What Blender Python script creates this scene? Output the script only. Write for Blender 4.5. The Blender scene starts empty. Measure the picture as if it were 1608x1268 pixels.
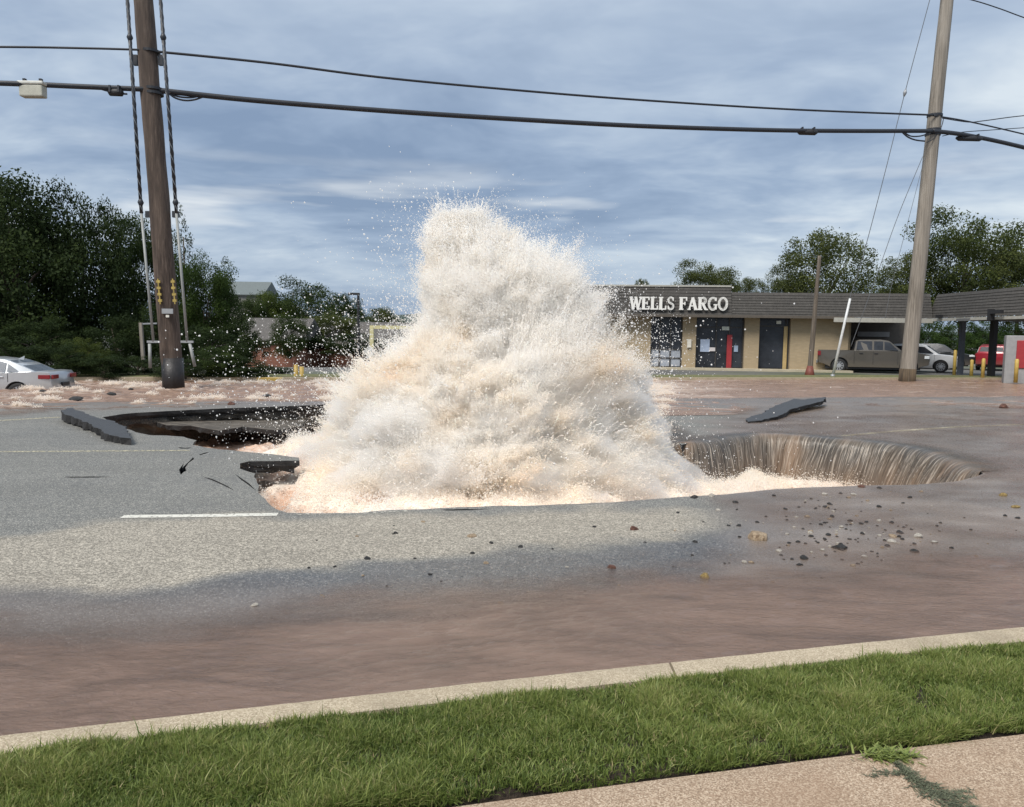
import bpy, bmesh, math, random
import numpy as np
from mathutils import Vector, Matrix, noise as mnoise
from mathutils.geometry import delaunay_2d_cdt

random.seed(7)
rng = np.random.default_rng(11)
SC = bpy.context.scene
COL = SC.collection

# ------------------------------------------------------------------ camera
F_PX, CX, CY, CAM_H = 1230.0, 804.0, 634.0, 1.7
PITCH, ROLL = math.atan(104 / F_PX), 0.014
_F = Vector((0, math.cos(PITCH), -math.sin(PITCH)))
_U0 = Vector((0, math.sin(PITCH), math.cos(PITCH)))
_R0 = Vector((1, 0, 0))
_R = _R0 * math.cos(ROLL) + _U0 * math.sin(ROLL)
_U = _U0 * math.cos(ROLL) - _R0 * math.sin(ROLL)
cam_d = bpy.data.cameras.new('camera')
cam = bpy.data.objects.new('camera', cam_d)
COL.objects.link(cam)
cam_d.sensor_width = 36
cam_d.lens = 36 * F_PX / 1608
cam_d.clip_start = 0.05
cam_d.clip_end = 5000
_m = Matrix((_R, _U, -_F)).transposed().to_4x4()
_m.translation = Vector((0, 0, CAM_H))
cam.matrix_world = _m
SC.camera = cam

# ------------------------------------------------------------------ light
SUN_EL, SUN_AZ = math.radians(52), math.radians(215)     # azimuth clockwise from +Y
sun_d = bpy.data.lights.new('sun', 'SUN')
sun_d.energy = 2.6
sun_d.angle = math.radians(26)
sun_d.color = (1.0, 0.95, 0.88)
sun = bpy.data.objects.new('sun', sun_d)
COL.objects.link(sun)
_sd = Vector((math.sin(SUN_AZ) * math.cos(SUN_EL), math.cos(SUN_AZ) * math.cos(SUN_EL), math.sin(SUN_EL)))
sun.rotation_euler = _sd.to_track_quat('Z', 'Y').to_euler()
sun.location = (0, -20, 40)

SC.view_settings.view_transform = 'Standard'
SC.view_settings.look = 'None'
SC.view_settings.gamma = 1
SC.view_settings.use_curve_mapping = False
SC.view_settings.exposure = 0.58
SC.cycles.max_bounces = 12
SC.cycles.diffuse_bounces = 8
SC.cycles.glossy_bounces = 3
SC.cycles.volume_bounces = 3
SC.cycles.transparent_max_bounces = 16


# ------------------------------------------------------------------ node helpers
class NT:
    def __init__(self, tree):
        self.t = tree
        tree.nodes.clear()

    def n(self, kind, _out=0, **kw):
        nd = self.t.nodes.new(kind)
        ins = kw.pop('i', {})
        for k, v in kw.items():
            setattr(nd, k, v)
        for k, v in ins.items():
            s = nd.inputs[k]
            if isinstance(v, bpy.types.NodeSocket):
                self.t.links.new(v, s)
            elif isinstance(v, bpy.types.Node):
                self.t.links.new(v.outputs[0], s)
            else:
                s.default_value = v
        return nd

    def link(self, a, b):
        self.t.links.new(a, b)

    def math(self, op, a, b=0.0, clamp=False):
        nd = self.n('ShaderNodeMath', operation=op, use_clamp=clamp, i={0: a, 1: b})
        return nd.outputs[0]

    def noise(self, vec, scale, detail=4, rough=0.55, dist=0.0):
        return self.n('ShaderNodeTexNoise', i={'Vector': vec, 'Scale': scale, 'Detail': detail, 'Roughness': rough, 'Distortion': dist}).outputs[0]

    def mapping(self, vec, scale=(1, 1, 1), loc=(0, 0, 0), rot=(0, 0, 0)):
        return self.n('ShaderNodeMapping', i={'Vector': vec, 'Scale': scale, 'Location': loc, 'Rotation': rot}).outputs[0]

    def ramp(self, fac, stops, interp='LINEAR'):
        nd = self.n('ShaderNodeValToRGB', i={0: fac})
        cr = nd.color_ramp
        cr.interpolation = interp
        while len(cr.elements) < len(stops):
            cr.elements.new(0.5)
        for e, (p, c) in zip(cr.elements, stops):
            e.position = p
            e.color = (*c, 1) if len(c) == 3 else c
        return nd.outputs[0]

    def rampf(self, fac, a, b):
        return self.n('ShaderNodeMapRange', i={'Value': fac, 'From Min': a, 'From Max': b}).outputs[0]

    def mix(self, fac, a, b, blend='MIX'):
        nd = self.n('ShaderNodeMix', data_type='RGBA', blend_type=blend)
        for idx, v in ((0, fac), (6, a), (7, b)):
            s = nd.inputs[idx]
            if isinstance(v, bpy.types.NodeSocket):
                self.t.links.new(v, s)
            else:
                s.default_value = (*v, 1) if isinstance(v, tuple) and len(v) == 3 else v
        return nd.outputs[2]

    def attr(self, name, out='Fac'):
        return self.n('ShaderNodeAttribute', attribute_name=name).outputs[out]

    def bump(self, h, strength=0.3, dist=0.02, normal=None):
        i = {'Height': h, 'Strength': strength, 'Distance': dist}
        if normal is not None:
            i['Normal'] = normal
        return self.n('ShaderNodeBump', i=i).outputs[0]


def material(name):
    m = bpy.data.materials.new(name)
    m.use_nodes = True
    nt = NT(m.node_tree)
    out = nt.n('ShaderNodeOutputMaterial')
    return m, nt, out


def principled(nt, out, **i):
    p = nt.n('ShaderNodeBsdfPrincipled', i=i)
    nt.link(p.outputs[0], out.inputs[0])
    return p


def simple(name, col, rough=0.6, metal=0.0, var=0.12, scale=6.0, bump=0.0, bscale=60.0, spec=0.5):
    m, nt, out = material(name)
    tc = nt.n('ShaderNodeTexCoord').outputs['Object']
    nz = nt.noise(tc, scale, 5, 0.6)
    lo = tuple(c * (1 - var) for c in col)
    hi = tuple(min(1, c * (1 + var)) for c in col)
    c = nt.ramp(nz, [(0.3, lo), (0.7, hi)])
    i = {'Base Color': c, 'Roughness': rough, 'Metallic': metal, 'Specular IOR Level': spec}
    if bump:
        i['Normal'] = nt.bump(nt.noise(tc, bscale, 4, 0.6), bump, 0.02)
    principled(nt, out, **i)
    return m


# ------------------------------------------------------------------ sky
world = bpy.data.worlds.new('World')
SC.world = world
world.use_nodes = True
w = NT(world.node_tree)
wout = w.n('ShaderNodeOutputWorld')
sky = w.n('ShaderNodeTexSky', sky_type='NISHITA', sun_disc=False, sun_elevation=SUN_EL, sun_rotation=SUN_AZ, altitude=200, air_density=1.2, dust_density=2.0)
tc = w.n('ShaderNodeTexCoord').outputs['Generated']
sep = w.n('ShaderNodeSeparateXYZ', i={0: tc})
zc = w.math('ADD', w.math('MAXIMUM', sep.outputs[2], 0.0), 0.16)
px = w.math('DIVIDE', sep.outputs[0], zc)
py = w.math('DIVIDE', sep.outputs[1], zc)
plane = w.n('ShaderNodeCombineXYZ', i={0: px, 1: py, 2: 0.0}).outputs[0]
warp = w.n('ShaderNodeTexNoise', i={'Vector': plane, 'Scale': 0.8, 'Detail': 3.0}).outputs[1]
plane2 = w.mix(0.34, plane, warp, 'LINEAR_LIGHT')
big = w.noise(w.mapping(plane2, (0.55, 0.70, 1), (3.1, 1.7, 0), (0, 0, 0.25)), 1.0, 6, 0.62)
fine = w.noise(w.mapping(plane2, (1.3, 2.2, 1), (7.3, 2.1, 0), (0, 0, -0.3)), 1.3, 5, 0.5)
mass = w.math('ADD', w.math('MULTIPLY', big, 0.80), w.math('MULTIPLY', fine, 0.20))
cloud = w.ramp(mass, [(0.38, (0.180, 0.248, 0.365)), (0.46, (0.255, 0.330, 0.450)), (0.54, (0.375, 0.450, 0.550)), (0.64, (0.56, 0.62, 0.67))])
# brighter breaks low over the horizon
low = w.noise(w.mapping(tc, (2.2, 2.2, 17.0), (1.0, 0.4, 0.35)), 1.35, 4, 0.5)
band = w.ramp(sep.outputs[2], [(0.0, (0.0,) * 3), (0.06, (0.35,) * 3), (0.10, (1.0,) * 3), (0.15, (0.9,) * 3), (0.22, (0.0,) * 3)])
brk = w.math('MULTIPLY', w.rampf(low, 0.52, 0.66), band, True)
cloud = w.mix(w.math('MULTIPLY', brk, 0.8), cloud, (0.74, 0.76, 0.76))
hz = w.rampf(sep.outputs[2], 0.12, 0.0)
cloud = w.mix(w.math('MULTIPLY', hz, 0.5), cloud, (0.235, 0.315, 0.435))
up = w.rampf(sep.outputs[2], 0.25, 0.55)
cloud = w.mix(w.math('MULTIPLY', up, 0.7), cloud, (0.53, 0.60, 0.68))
bg1 = w.n('ShaderNodeBackground', i={'Color': sky.outputs[0], 'Strength': 0.06})
bg2 = w.n('ShaderNodeBackground', i={'Color': cloud, 'Strength': 0.93})
mx = w.n('ShaderNodeMixShader', i={0: 0.86, 1: bg1.outputs[0], 2: bg2.outputs[0]})
w.link(mx.outputs[0], wout.inputs[0])


# ------------------------------------------------------------------ pixel <-> world helpers
def ray(px, py):
    return _R * ((px - CX) / F_PX) - _U * ((py - CY) / F_PX) + _F


def G(px, py, z=0.0):
    d = ray(px, py)
    t = (z - CAM_H) / d.z
    return Vector((d.x * t, d.y * t, z))


def P(px, py, Y):
    d = ray(px, py)
    t = Y / d.y
    return Vector((d.x * t, Y, CAM_H + d.z * t))


def topx(x, y, z):
    """world arrays -> photograph pixels"""
    dx, dy, dz = x, y, z - CAM_H
    r = dx * _R.x + dy * _R.y + dz * _R.z
    u = dx * _U.x + dy * _U.y + dz * _U.z
    f = np.maximum(dx * _F.x + dy * _F.y + dz * _F.z, 1e-3)
    return CX + F_PX * r / f, CY - F_PX * u / f


# ------------------------------------------------------------------ numpy noise
def _hash(ix, iy, iz, seed):
    h = (ix.astype(np.uint32) * np.uint32(374761393) + iy.astype(np.uint32) * np.uint32(668265263)
         + iz.astype(np.uint32) * np.uint32(2147483647) + np.uint32(seed * 974711 + 13))
    h = (h ^ (h >> np.uint32(13))) * np.uint32(1274126177)
    h = h ^ (h >> np.uint32(16))
    return (h & np.uint32(0xFFFFFF)).astype(np.float32) / 16777215.0


def vnoise(x, y, z, seed=0):
    x = np.asarray(x, np.float32) + 1000; y = np.asarray(y, np.float32) + 1000; z = np.asarray(z, np.float32) + 1000
    ix, iy, iz = np.floor(x).astype(np.int64), np.floor(y).astype(np.int64), np.floor(z).astype(np.int64)
    fx, fy, fz = x - ix, y - iy, z - iz
    fx = fx * fx * (3 - 2 * fx); fy = fy * fy * (3 - 2 * fy); fz = fz * fz * (3 - 2 * fz)
    r = 0
    for a in (0, 1):
        for b in (0, 1):
            for c in (0, 1):
                wgt = (fx if a else 1 - fx) * (fy if b else 1 - fy) * (fz if c else 1 - fz)
                r = r + wgt * _hash(ix + a, iy + b, iz + c, seed)
    return r * 2 - 1


def fbm(x, y, z, oct=4, seed=0, rough=0.5):
    r, a, f, s = 0, 1.0, 1.0, 0
    for k in range(oct):
        r = r + a * vnoise(x * f, y * f, z * f, seed + k)
        s += a; a *= rough; f *= 2.03
    return r / s


def sstep(a, b, x):
    t = np.clip((x - a) / (b - a), 0, 1)
    return t * t * (3 - 2 * t)


# ------------------------------------------------------------------ object helpers
def tag(o, label=None, cat=None, group=None, kind=None):
    if label: o['label'] = label
    if cat: o['category'] = cat
    if group: o['group'] = group
    if kind: o['kind'] = kind
    return o


def link(name, me, mat=None, parent=None):
    o = bpy.data.objects.new(name, me)
    COL.objects.link(o)
    if mat is not None:
        for mm in (mat if isinstance(mat, (list, tuple)) else [mat]):
            me.materials.append(mm)
    if parent is not None:
        o.parent = parent
    return o


def empty(name, loc=(0, 0, 0), rz=0.0, parent=None):
    o = bpy.data.objects.new(name, None)
    COL.objects.link(o)
    o.location = loc
    o.rotation_euler = (0, 0, rz)
    o.empty_display_size = 0.2
    if parent is not None: o.parent = parent
    return o


def np_mesh(name, verts, faces, smooth=False):
    """verts (n,3), faces (m,k) arrays"""
    me = bpy.data.meshes.new(name)
    verts = np.asarray(verts, np.float32); faces = np.asarray(faces, np.int32)
    k = faces.shape[1]
    me.vertices.add(len(verts)); me.vertices.foreach_set('co', verts.ravel())
    me.loops.add(faces.size); me.loops.foreach_set('vertex_index', faces.ravel())
    me.polygons.add(len(faces))
    me.polygons.foreach_set('loop_start', np.arange(0, faces.size, k, dtype=np.int32))
    if smooth:
        me.polygons.foreach_set('use_smooth', np.ones(len(faces), bool))
    me.update(calc_edges=True)
    return me


def set_attr(me, name, vals, dim=1):
    if dim == 1:
        a = me.attributes.new(name, 'FLOAT', 'POINT'); a.data.foreach_set('value', np.asarray(vals, np.float32).ravel())
    else:
        a = me.attributes.new(name, 'FLOAT_COLOR', 'POINT')
        v = np.ones((len(vals), 4), np.float32); v[:, :3] = vals
        a.data.foreach_set('color', v.ravel())


def grid_faces(nu, nv):
    i = np.arange((nu - 1) * (nv - 1))
    r, c = i // (nv - 1), i % (nv - 1)
    a = r * nv + c
    return np.stack([a, a + 1, a + nv + 1, a + nv], 1)


class MB:
    """collects simple shapes into one mesh"""
    def __init__(self):
        self.v = []; self.f = []

    def add(self, vs, fs):
        b = len(self.v)
        self.v += [tuple(p) for p in vs]
        self.f += [tuple(b + i for i in f) for f in fs]
        return self

    def box(self, x0, x1, y0, y1, z0, z1):
        vs = [(x, y, z) for z in (z0, z1) for y in (y0, y1) for x in (x0, x1)]
        return self.add(vs, [(0, 2, 3, 1), (4, 5, 7, 6), (0, 1, 5, 4), (2, 6, 7, 3), (0, 4, 6, 2), (1, 3, 7, 5)])

    def beam(self, a, b, wx, wz, up=(0, 0, 1)):
        a, b = Vector(a), Vector(b)
        d = (b - a).normalized(); s = d.cross(Vector(up))
        if s.length < 1e-4: s = d.cross(Vector((0, 1, 0)))
        s.normalize(); u = s.cross(d)
        vs = [p + s * i * wx / 2 + u * j * wz / 2 for p in (a, b) for i, j in ((-1, -1), (1, -1), (1, 1), (-1, 1))]
        return self.add(vs, [(3, 2, 1, 0), (4, 5, 6, 7), (0, 1, 5, 4), (1, 2, 6, 5), (2, 3, 7, 6), (3, 0, 4, 7)])

    def tube(self, pts, rad, n=8, cap=True):
        pts = [Vector(p) for p in pts]
        rr = rad if isinstance(rad, (list, tuple)) else [rad] * len(pts)
        vs, fs = [], []
        prev = None
        for k, p in enumerate(pts):
            d = (pts[min(k + 1, len(pts) - 1)] - pts[max(k - 1, 0)]).normalized()
            if prev is None:
                s = d.cross(Vector((0, 0, 1)))
                if s.length < 1e-3: s = d.cross(Vector((0, 1, 0)))
            else:
                s = prev - d * prev.dot(d)
            s.normalize(); prev = s
            u = s.cross(d)
            for i in range(n):
                a = 2 * math.pi * i / n
                vs.append(p + (s * math.cos(a) + u * math.sin(a)) * rr[k])
            if k:
                b = (k - 1) * n
                for i in range(n):
                    j = (i + 1) % n
                    fs.append((b + i, b + n + i, b + n + j, b + j))
        if cap:
            fs.append(tuple(range(n)))
            b = (len(pts) - 1) * n
            fs.append(tuple(b + n - 1 - i for i in range(n)))
        return self.add(vs, fs)

    def prism(self, poly, z0, z1):
        n = len(poly)
        vs = [(x, y, z0) for x, y in poly] + [(x, y, z1) for x, y in poly]
        fs = [tuple(reversed(range(n))), tuple(range(n, 2 * n))] + [(i, (i + 1) % n, n + (i + 1) % n, n + i) for i in range(n)]
        return self.add(vs, fs)

    def build(self, name, mat, parent=None, smooth=False, bevel=0.0, xf=None):
        me = bpy.data.meshes.new(name)
        vs = self.v if xf is None else [tuple(xf @ Vector(p)) for p in self.v]
        me.from_pydata(vs, [], self.f)
        bm = bmesh.new(); bm.from_mesh(me)
        bmesh.ops.recalc_face_normals(bm, faces=bm.faces)
        bm.to_mesh(me); bm.free()
        if smooth:
            me.polygons.foreach_set('use_smooth', np.ones(len(me.polygons), bool))
        o = link(name, me, mat, parent)
        if bevel:
            md = o.modifiers.new('bevel', 'BEVEL'); md.width = bevel; md.segments = 2; md.limit_method = 'ANGLE'
        return o


def points_object(name, pos, rad, mat, parent=None, cols=None):
    """a cloud of small spheres (water drops) from a vertex mesh"""
    me = bpy.data.meshes.new(name)
    me.vertices.add(len(pos)); me.vertices.foreach_set('co', np.asarray(pos, np.float32).ravel())
    set_attr(me, 'rad', rad)
    if cols is not None: set_attr(me, 'tint', cols, 3)
    o = link(name, me, mat, parent)
    ng = bpy.data.node_groups.new('drops', 'GeometryNodeTree')
    ng.interface.new_socket('Geometry', in_out='INPUT', socket_type='NodeSocketGeometry')
    ng.interface.new_socket('Geometry', in_out='OUTPUT', socket_type='NodeSocketGeometry')
    gi = ng.nodes.new('NodeGroupInput'); go = ng.nodes.new('NodeGroupOutput')
    na = ng.nodes.new('GeometryNodeInputNamedAttribute'); na.data_type = 'FLOAT'; na.inputs['Name'].default_value = 'rad'
    mp = ng.nodes.new('GeometryNodeMeshToPoints')
    sm = ng.nodes.new('GeometryNodeSetMaterial'); sm.inputs['Material'].default_value = mat
    ng.links.new(gi.outputs[0], mp.inputs['Mesh']); ng.links.new(na.outputs[0], mp.inputs['Radius'])
    ng.links.new(mp.outputs[0], sm.inputs['Geometry']); ng.links.new(sm.outputs[0], go.inputs[0])
    md = o.modifiers.new('drops', 'NODES'); md.node_group = ng
    return o


def ipl(x, pts):
    xs, ys = zip(*pts)
    return np.interp(x, xs, ys)


# ------------------------------------------------------------------ materials
def mat_road():
    m, nt, out = material('asphalt')
    co = nt.n('ShaderNodeTexCoord').outputs['Object']
    dry, wet, mud = nt.attr('dry'), nt.attr('wet'), nt.attr('mud')
    vor = nt.n('ShaderNodeTexVoronoi', i={'Vector': co, 'Scale': 115.0, 'Randomness': 1.0})
    cell = nt.n('ShaderNodeSeparateColor', i={0: vor.outputs['Color']}).outputs[0]
    vor2 = nt.n('ShaderNodeTexVoronoi', i={'Vector': co, 'Scale': 62.0})
    cell2 = nt.n('ShaderNodeSeparateColor', i={0: vor2.outputs['Color']}).outputs[0]
    patch = nt.noise(co, 0.7, 5, 0.6)
    patch2 = nt.noise(nt.mapping(co, (0.5, 3.0, 1), rot=(0, 0, -0.2)), 1.0, 4, 0.6)
    g_base = nt.ramp(cell, [(0.0, (0.085, 0.086, 0.080)), (0.55, (0.155, 0.155, 0.145)), (0.85, (0.25, 0.245, 0.22)), (1.0, (0.42, 0.40, 0.35))])
    g_dry = nt.ramp(nt.math('ADD', nt.math('MULTIPLY', cell, 0.6), nt.math('MULTIPLY', cell2, 0.4)), [(0.15, (0.14, 0.125, 0.10)), (0.5, (0.255, 0.232, 0.192)), (0.85, (0.50, 0.45, 0.37))])
    g_wet = nt.ramp(cell, [(0.0, (0.035, 0.038, 0.042)), (0.6, (0.075, 0.078, 0.082)), (0.9, (0.16, 0.155, 0.15)), (1.0, (0.34, 0.33, 0.31))])
    c = nt.mix(dry, g_base, g_dry)
    c = nt.mix(wet, c, g_wet)
    c = nt.mix(mud, c, (0.255, 0.200, 0.158))
    var = nt.math('ADD', nt.math('MULTIPLY', patch, 0.35), nt.math('MULTIPLY', patch2, 0.35))
    fac = nt.math('ADD', var, 0.65)
    c = nt.mix(1.0, c, nt.n('ShaderNodeCombineXYZ', i={0: fac, 1: fac, 2: fac}).outputs[0], 'MULTIPLY')
    rw = nt.math('ADD', 0.14, nt.math('MULTIPLY', nt.noise(co, 25, 3), 0.3))
    rough = nt.n('ShaderNodeMix', data_type='FLOAT', i={0: wet, 2: 0.85, 3: rw}).outputs[0]
    h = nt.math('ADD', nt.math('MULTIPLY', vor.outputs['Distance'], -0.6), nt.math('MULTIPLY', cell2, 0.25))
    bs = nt.math('MULTIPLY', nt.math('SUBTRACT', 1.0, nt.math('MULTIPLY', mud, 0.8)), 0.75)
    nrm = nt.n('ShaderNodeBump', i={'Height': h, 'Strength': bs, 'Distance': 0.006}).outputs[0]
    principled(nt, out, **{'Base Color': c, 'Roughness': rough, 'Normal': nrm, 'Specular IOR Level': 0.5})
    return m


def mat_water(name, col_a=(0.225, 0.135, 0.105), col_b=(0.15, 0.085, 0.062), use_alpha=True, foam=(0.80, 0.70, 0.60), rscale=9.0, rough=0.16, bump=0.35, bd=0.02):
    m, nt, out = material(name)
    co = nt.n('ShaderNodeTexCoord').outputs['Object']
    nz = nt.noise(nt.mapping(co, (0.5, 1.5, 1), rot=(0, 0, -0.20)), 2.2, 8, 0.66, 1.0)
    c = nt.ramp(nz, [(0.3, col_b), (0.5, col_a), (0.72, tuple(x * 1.25 for x in col_a))])
    fo = nt.attr('foam')
    fn = nt.noise(nt.mapping(co, (0.7, 1.6, 1)), 14, 5, 0.65, 0.5)
    fm = nt.math('MULTIPLY', fo, nt.rampf(fn, 0.30, 0.62), True)
    fm = nt.math('MAXIMUM', fm, nt.math('SUBTRACT', nt.math('MULTIPLY', fo, 1.6), 0.75), True)
    c = nt.mix(fm, c, foam)
    rip = nt.noise(nt.mapping(co, (0.8, 1.6, 1), rot=(0, 0, -0.26)), rscale, 6, 0.68, 0.6)
    rip2 = nt.noise(nt.mapping(co, (0.3, 1.4, 1), rot=(0, 0, -0.20)), rscale * 0.3, 3, 0.5, 0.8)
    hh = nt.math('ADD', rip, nt.math('MULTIPLY', rip2, 0.7))
    nrm = nt.bump(hh, bump, bd)
    r = nt.math('ADD', rough, nt.math('MULTIPLY', fm, 0.5))
    p = principled(nt, out, **{'Base Color': c, 'Roughness': r, 'Normal': nrm, 'Specular IOR Level': 0.5, 'IOR': 1.33})
    if use_alpha:
        tr = nt.n('ShaderNodeBsdfTransparent')
        mxs = nt.n('ShaderNodeMixShader', i={0: nt.attr('cover'), 1: tr.outputs[0], 2: p.outputs[0]})
        nt.link(mxs.outputs[0], out.inputs[0])
    return m


def mat_drops(name='water_spray'):
    m, nt, out = material(name)
    c = nt.attr('tint', 'Color')
    d = nt.n('ShaderNodeBsdfDiffuse', i={'Color': c})
    t = nt.n('ShaderNodeBsdfTranslucent', i={'Color': c})
    g = nt.n('ShaderNodeBsdfGlossy', i={'Color': (1, 0.98, 0.95, 1), 'Roughness': 0.4})
    a = nt.n('ShaderNodeMixShader', i={0: 0.5, 1: d.outputs[0], 2: t.outputs[0]})
    b = nt.n('ShaderNodeMixShader', i={0: 0.06, 1: a.outputs[0], 2: g.outputs[0]})
    nt.link(b.outputs[0], out.inputs[0])
    return m


def mat_bark(name, a, b, sx=14, sz=0.8, bump=0.7):
    m, nt, out = material(name)
    co = nt.n('ShaderNodeTexCoord').outputs['Object']
    nz = nt.noise(nt.mapping(co, (sx, sx, sz)), 1.0, 6, 0.65)
    nb = nt.noise(nt.mapping(co, (2, 2, 0.35)), 1.0, 3, 0.5)
    c = nt.ramp(nz, [(0.32, tuple(x * 0.45 for x in a)), (0.5, a), (0.68, b)])
    c = nt.mix(nt.rampf(nb, 0.35, 0.7), c, nt.mix(0.5, c, tuple(x * 1.2 for x in b)))
    principled(nt, out, **{'Base Color': c, 'Roughness': 0.85, 'Normal': nt.bump(nz, bump, 0.03)})
    return m


def mat_leaf():
    m, nt, out = material('foliage')
    oi = nt.n('ShaderNodeObjectInfo')
    lc = nt.attr('leafcol')
    tint = nt.ramp(lc, [(0.0, (0.55, 0.60, 0.50)), (0.5, (1.0, 1.0, 1.0)), (1.0, (1.75, 1.6, 1.1))])
    c = nt.mix(1.0, oi.outputs['Color'], tint, 'MULTIPLY')
    d = nt.n('ShaderNodeBsdfPrincipled', i={'Base Color': c, 'Roughness': 0.7, 'Specular IOR Level': 0.15})
    t = nt.n('ShaderNodeBsdfTranslucent', i={'Color': c})
    a = nt.n('ShaderNodeMixShader', i={0: 0.4, 1: d.outputs[0], 2: t.outputs[0]})
    nt.link(a.outputs[0], out.inputs[0])
    return m


def mat_grass():
    m, nt, out = material('grass_blades')
    v = nt.attr('blade')
    h = nt.attr('tip')
    c = nt.ramp(v, [(0.0, (0.060, 0.095, 0.020)), (0.45, (0.150, 0.200, 0.046)), (0.8, (0.26, 0.30, 0.085)), (0.95, (0.32, 0.32, 0.12)), (1.0, (0.46, 0.38, 0.20))])
    d = nt.n('ShaderNodeBsdfPrincipled', i={'Base Color': c, 'Roughness': 0.5, 'Specular IOR Level': 0.35})
    t = nt.n('ShaderNodeBsdfTranslucent', i={'Color': c})
    a = nt.n('ShaderNodeMixShader', i={0: 0.3, 1: d.outputs[0], 2: t.outputs[0]})
    nt.link(a.outputs[0], out.inputs[0])
    return m


def mat_aggregate(name, lo, mid, hi, scale=120, stain=None, bump=0.4):
    m, nt, out = material(name)
    co = nt.n('ShaderNodeTexCoord').outputs['Object']
    vor = nt.n('ShaderNodeTexVoronoi', i={'Vector': co, 'Scale': float(scale)})
    cell = nt.n('ShaderNodeSeparateColor', i={0: vor.outputs['Color']}).outputs[0]
    fine = nt.noise(co, scale * 0.6, 4, 0.7)
    c = nt.ramp(nt.math('ADD', nt.math('MULTIPLY', cell, 0.5), nt.math('MULTIPLY', fine, 0.5)), [(0.25, lo), (0.5, mid), (0.78, hi)])
    big = nt.noise(co, 3.0, 6, 0.62)
    st = stain or tuple(x * 0.62 for x in mid)
    c = nt.mix(nt.math('MULTIPLY', nt.rampf(big, 0.45, 0.75), 0.65), c, st)
    nrm = nt.bump(nt.math('ADD', cell, fine), bump, 0.004)
    principled(nt, out, **{'Base Color': c, 'Roughness': 0.85, 'Normal': nrm})
    return m


M = {}
M['road'] = mat_road()
M['near_water'] = mat_water('muddy_water', col_a=(0.190, 0.128, 0.098), col_b=(0.125, 0.086, 0.067), rscale=20, rough=0.09, bump=1.0, bd=0.016)
M['far_water'] = mat_water('rushing_muddy_water', col_a=(0.27, 0.175, 0.125), col_b=(0.15, 0.095, 0.068), rscale=5, rough=0.25, bump=0.8, bd=0.06)
M['drops'] = mat_drops()
M['soil'] = simple('earth', (0.085, 0.06, 0.045), 0.95, var=0.5, scale=5, bump=0.9, bscale=12)
M['cut'] = simple('broken_asphalt', (0.022, 0.021, 0.021), 0.8, var=0.5, scale=20, bump=0.9, bscale=30)
M['slab_top'] = simple('slab_asphalt', (0.045, 0.048, 0.053), 0.65, var=0.25, scale=14, bump=0.5, bscale=60)
M['kerb'] = mat_aggregate('kerb_concrete', (0.27, 0.215, 0.145), (0.40, 0.325, 0.225), (0.58, 0.50, 0.37), 190)
M['walk'] = mat_aggregate('pavement_concrete', (0.20, 0.138, 0.088), (0.345, 0.245, 0.165), (0.56, 0.45, 0.33), 210, stain=(0.27, 0.175, 0.11))
M['paint_w'] = simple('worn_white_paint', (0.58, 0.56, 0.50), 0.6, var=0.25, scale=25)
M['paint_y'] = simple('worn_yellow_paint', (0.55, 0.47, 0.28), 0.6, var=0.25, scale=25)
M['leaf'] = mat_leaf()
M['grass'] = mat_grass()
M['bark'] = mat_bark('tree_bark', (0.06, 0.045, 0.035), (0.13, 0.10, 0.08))
M['pole_dark'] = mat_bark('creosoted_pole_wood', (0.062, 0.043, 0.033), (0.135, 0.100, 0.078), 16, 1.6, 1.0)
M['pole_light'] = mat_bark('weathered_pole_wood', (0.19, 0.165, 0.135), (0.30, 0.27, 0.23), 20, 0.5, 0.5)
M['black'] = simple('black_rubber', (0.018, 0.018, 0.02), 0.6)
M['cable'] = simple('cable_sheath', (0.02, 0.022, 0.028), 0.5)
M['wire_grey'] = simple('galvanised_wire', (0.16, 0.17, 0.18), 0.5, 0.3)
M['galv'] = simple('galvanised_steel', (0.30, 0.31, 0.32), 0.5, 0.3)
M['pvc'] = simple('grey_guard_tube', (0.26, 0.27, 0.26), 0.5)
M['yellow'] = simple('yellow_paint', (0.46, 0.32, 0.08), 0.5, var=0.2)

# ------------------------------------------------------------------ ground levels
def Vof(x, y):          # distance from the near kerb side, measured across the street
    return y - 0.26 * x


def ground_z(x, y):
    v = Vof(np.asarray(x, float), np.asarray(y, float))
    return np.interp(v, [0, 21.5, 24.5, 31, 34, 36], [0, 0, -0.42, -0.42, -0.06, 0.0])


# base terrain: one sheet to the horizon, lying below everything built in detail
def build_terrain():
    ys = np.concatenate([np.linspace(-30, 12, 5), np.linspace(20, 60, 81), np.geomspace(64, 3000, 40)])
    n = 121
    ts = np.linspace(-1, 1, n)
    V, = [[]]
    for y in ys:
        half = max(60, y * 1.6)
        xs = ts * half
        z = ground_z(xs, np.full(n, y))
        z = np.where(Vof(xs, y) < 33.5, -2.2, z - 0.02)
        z = z - 2.6 * sstep(44, 50, Vof(xs, y)) * sstep(0.02, -0.10, xs / max(y, 1)) * (1 - sstep(120, 200, np.full(n, y)))
        V.append(np.stack([xs, np.full(n, y), z], 1))
    me = np_mesh('ground', np.concatenate(V), grid_faces(len(ys), n), True)
    m, nt, out = material('far_ground')
    co = nt.n('ShaderNodeTexCoord').outputs['Object']
    nz = nt.noise(co, 0.08, 5, 0.6)
    c = nt.ramp(nz, [(0.4, (0.10, 0.10, 0.095)), (0.5, (0.13, 0.125, 0.115)), (0.62, (0.06, 0.08, 0.03))])
    principled(nt, out, **{'Base Color': c, 'Roughness': 0.9})
    o = link('ground', me, m); tag(o, kind='structure')


build_terrain()

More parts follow.
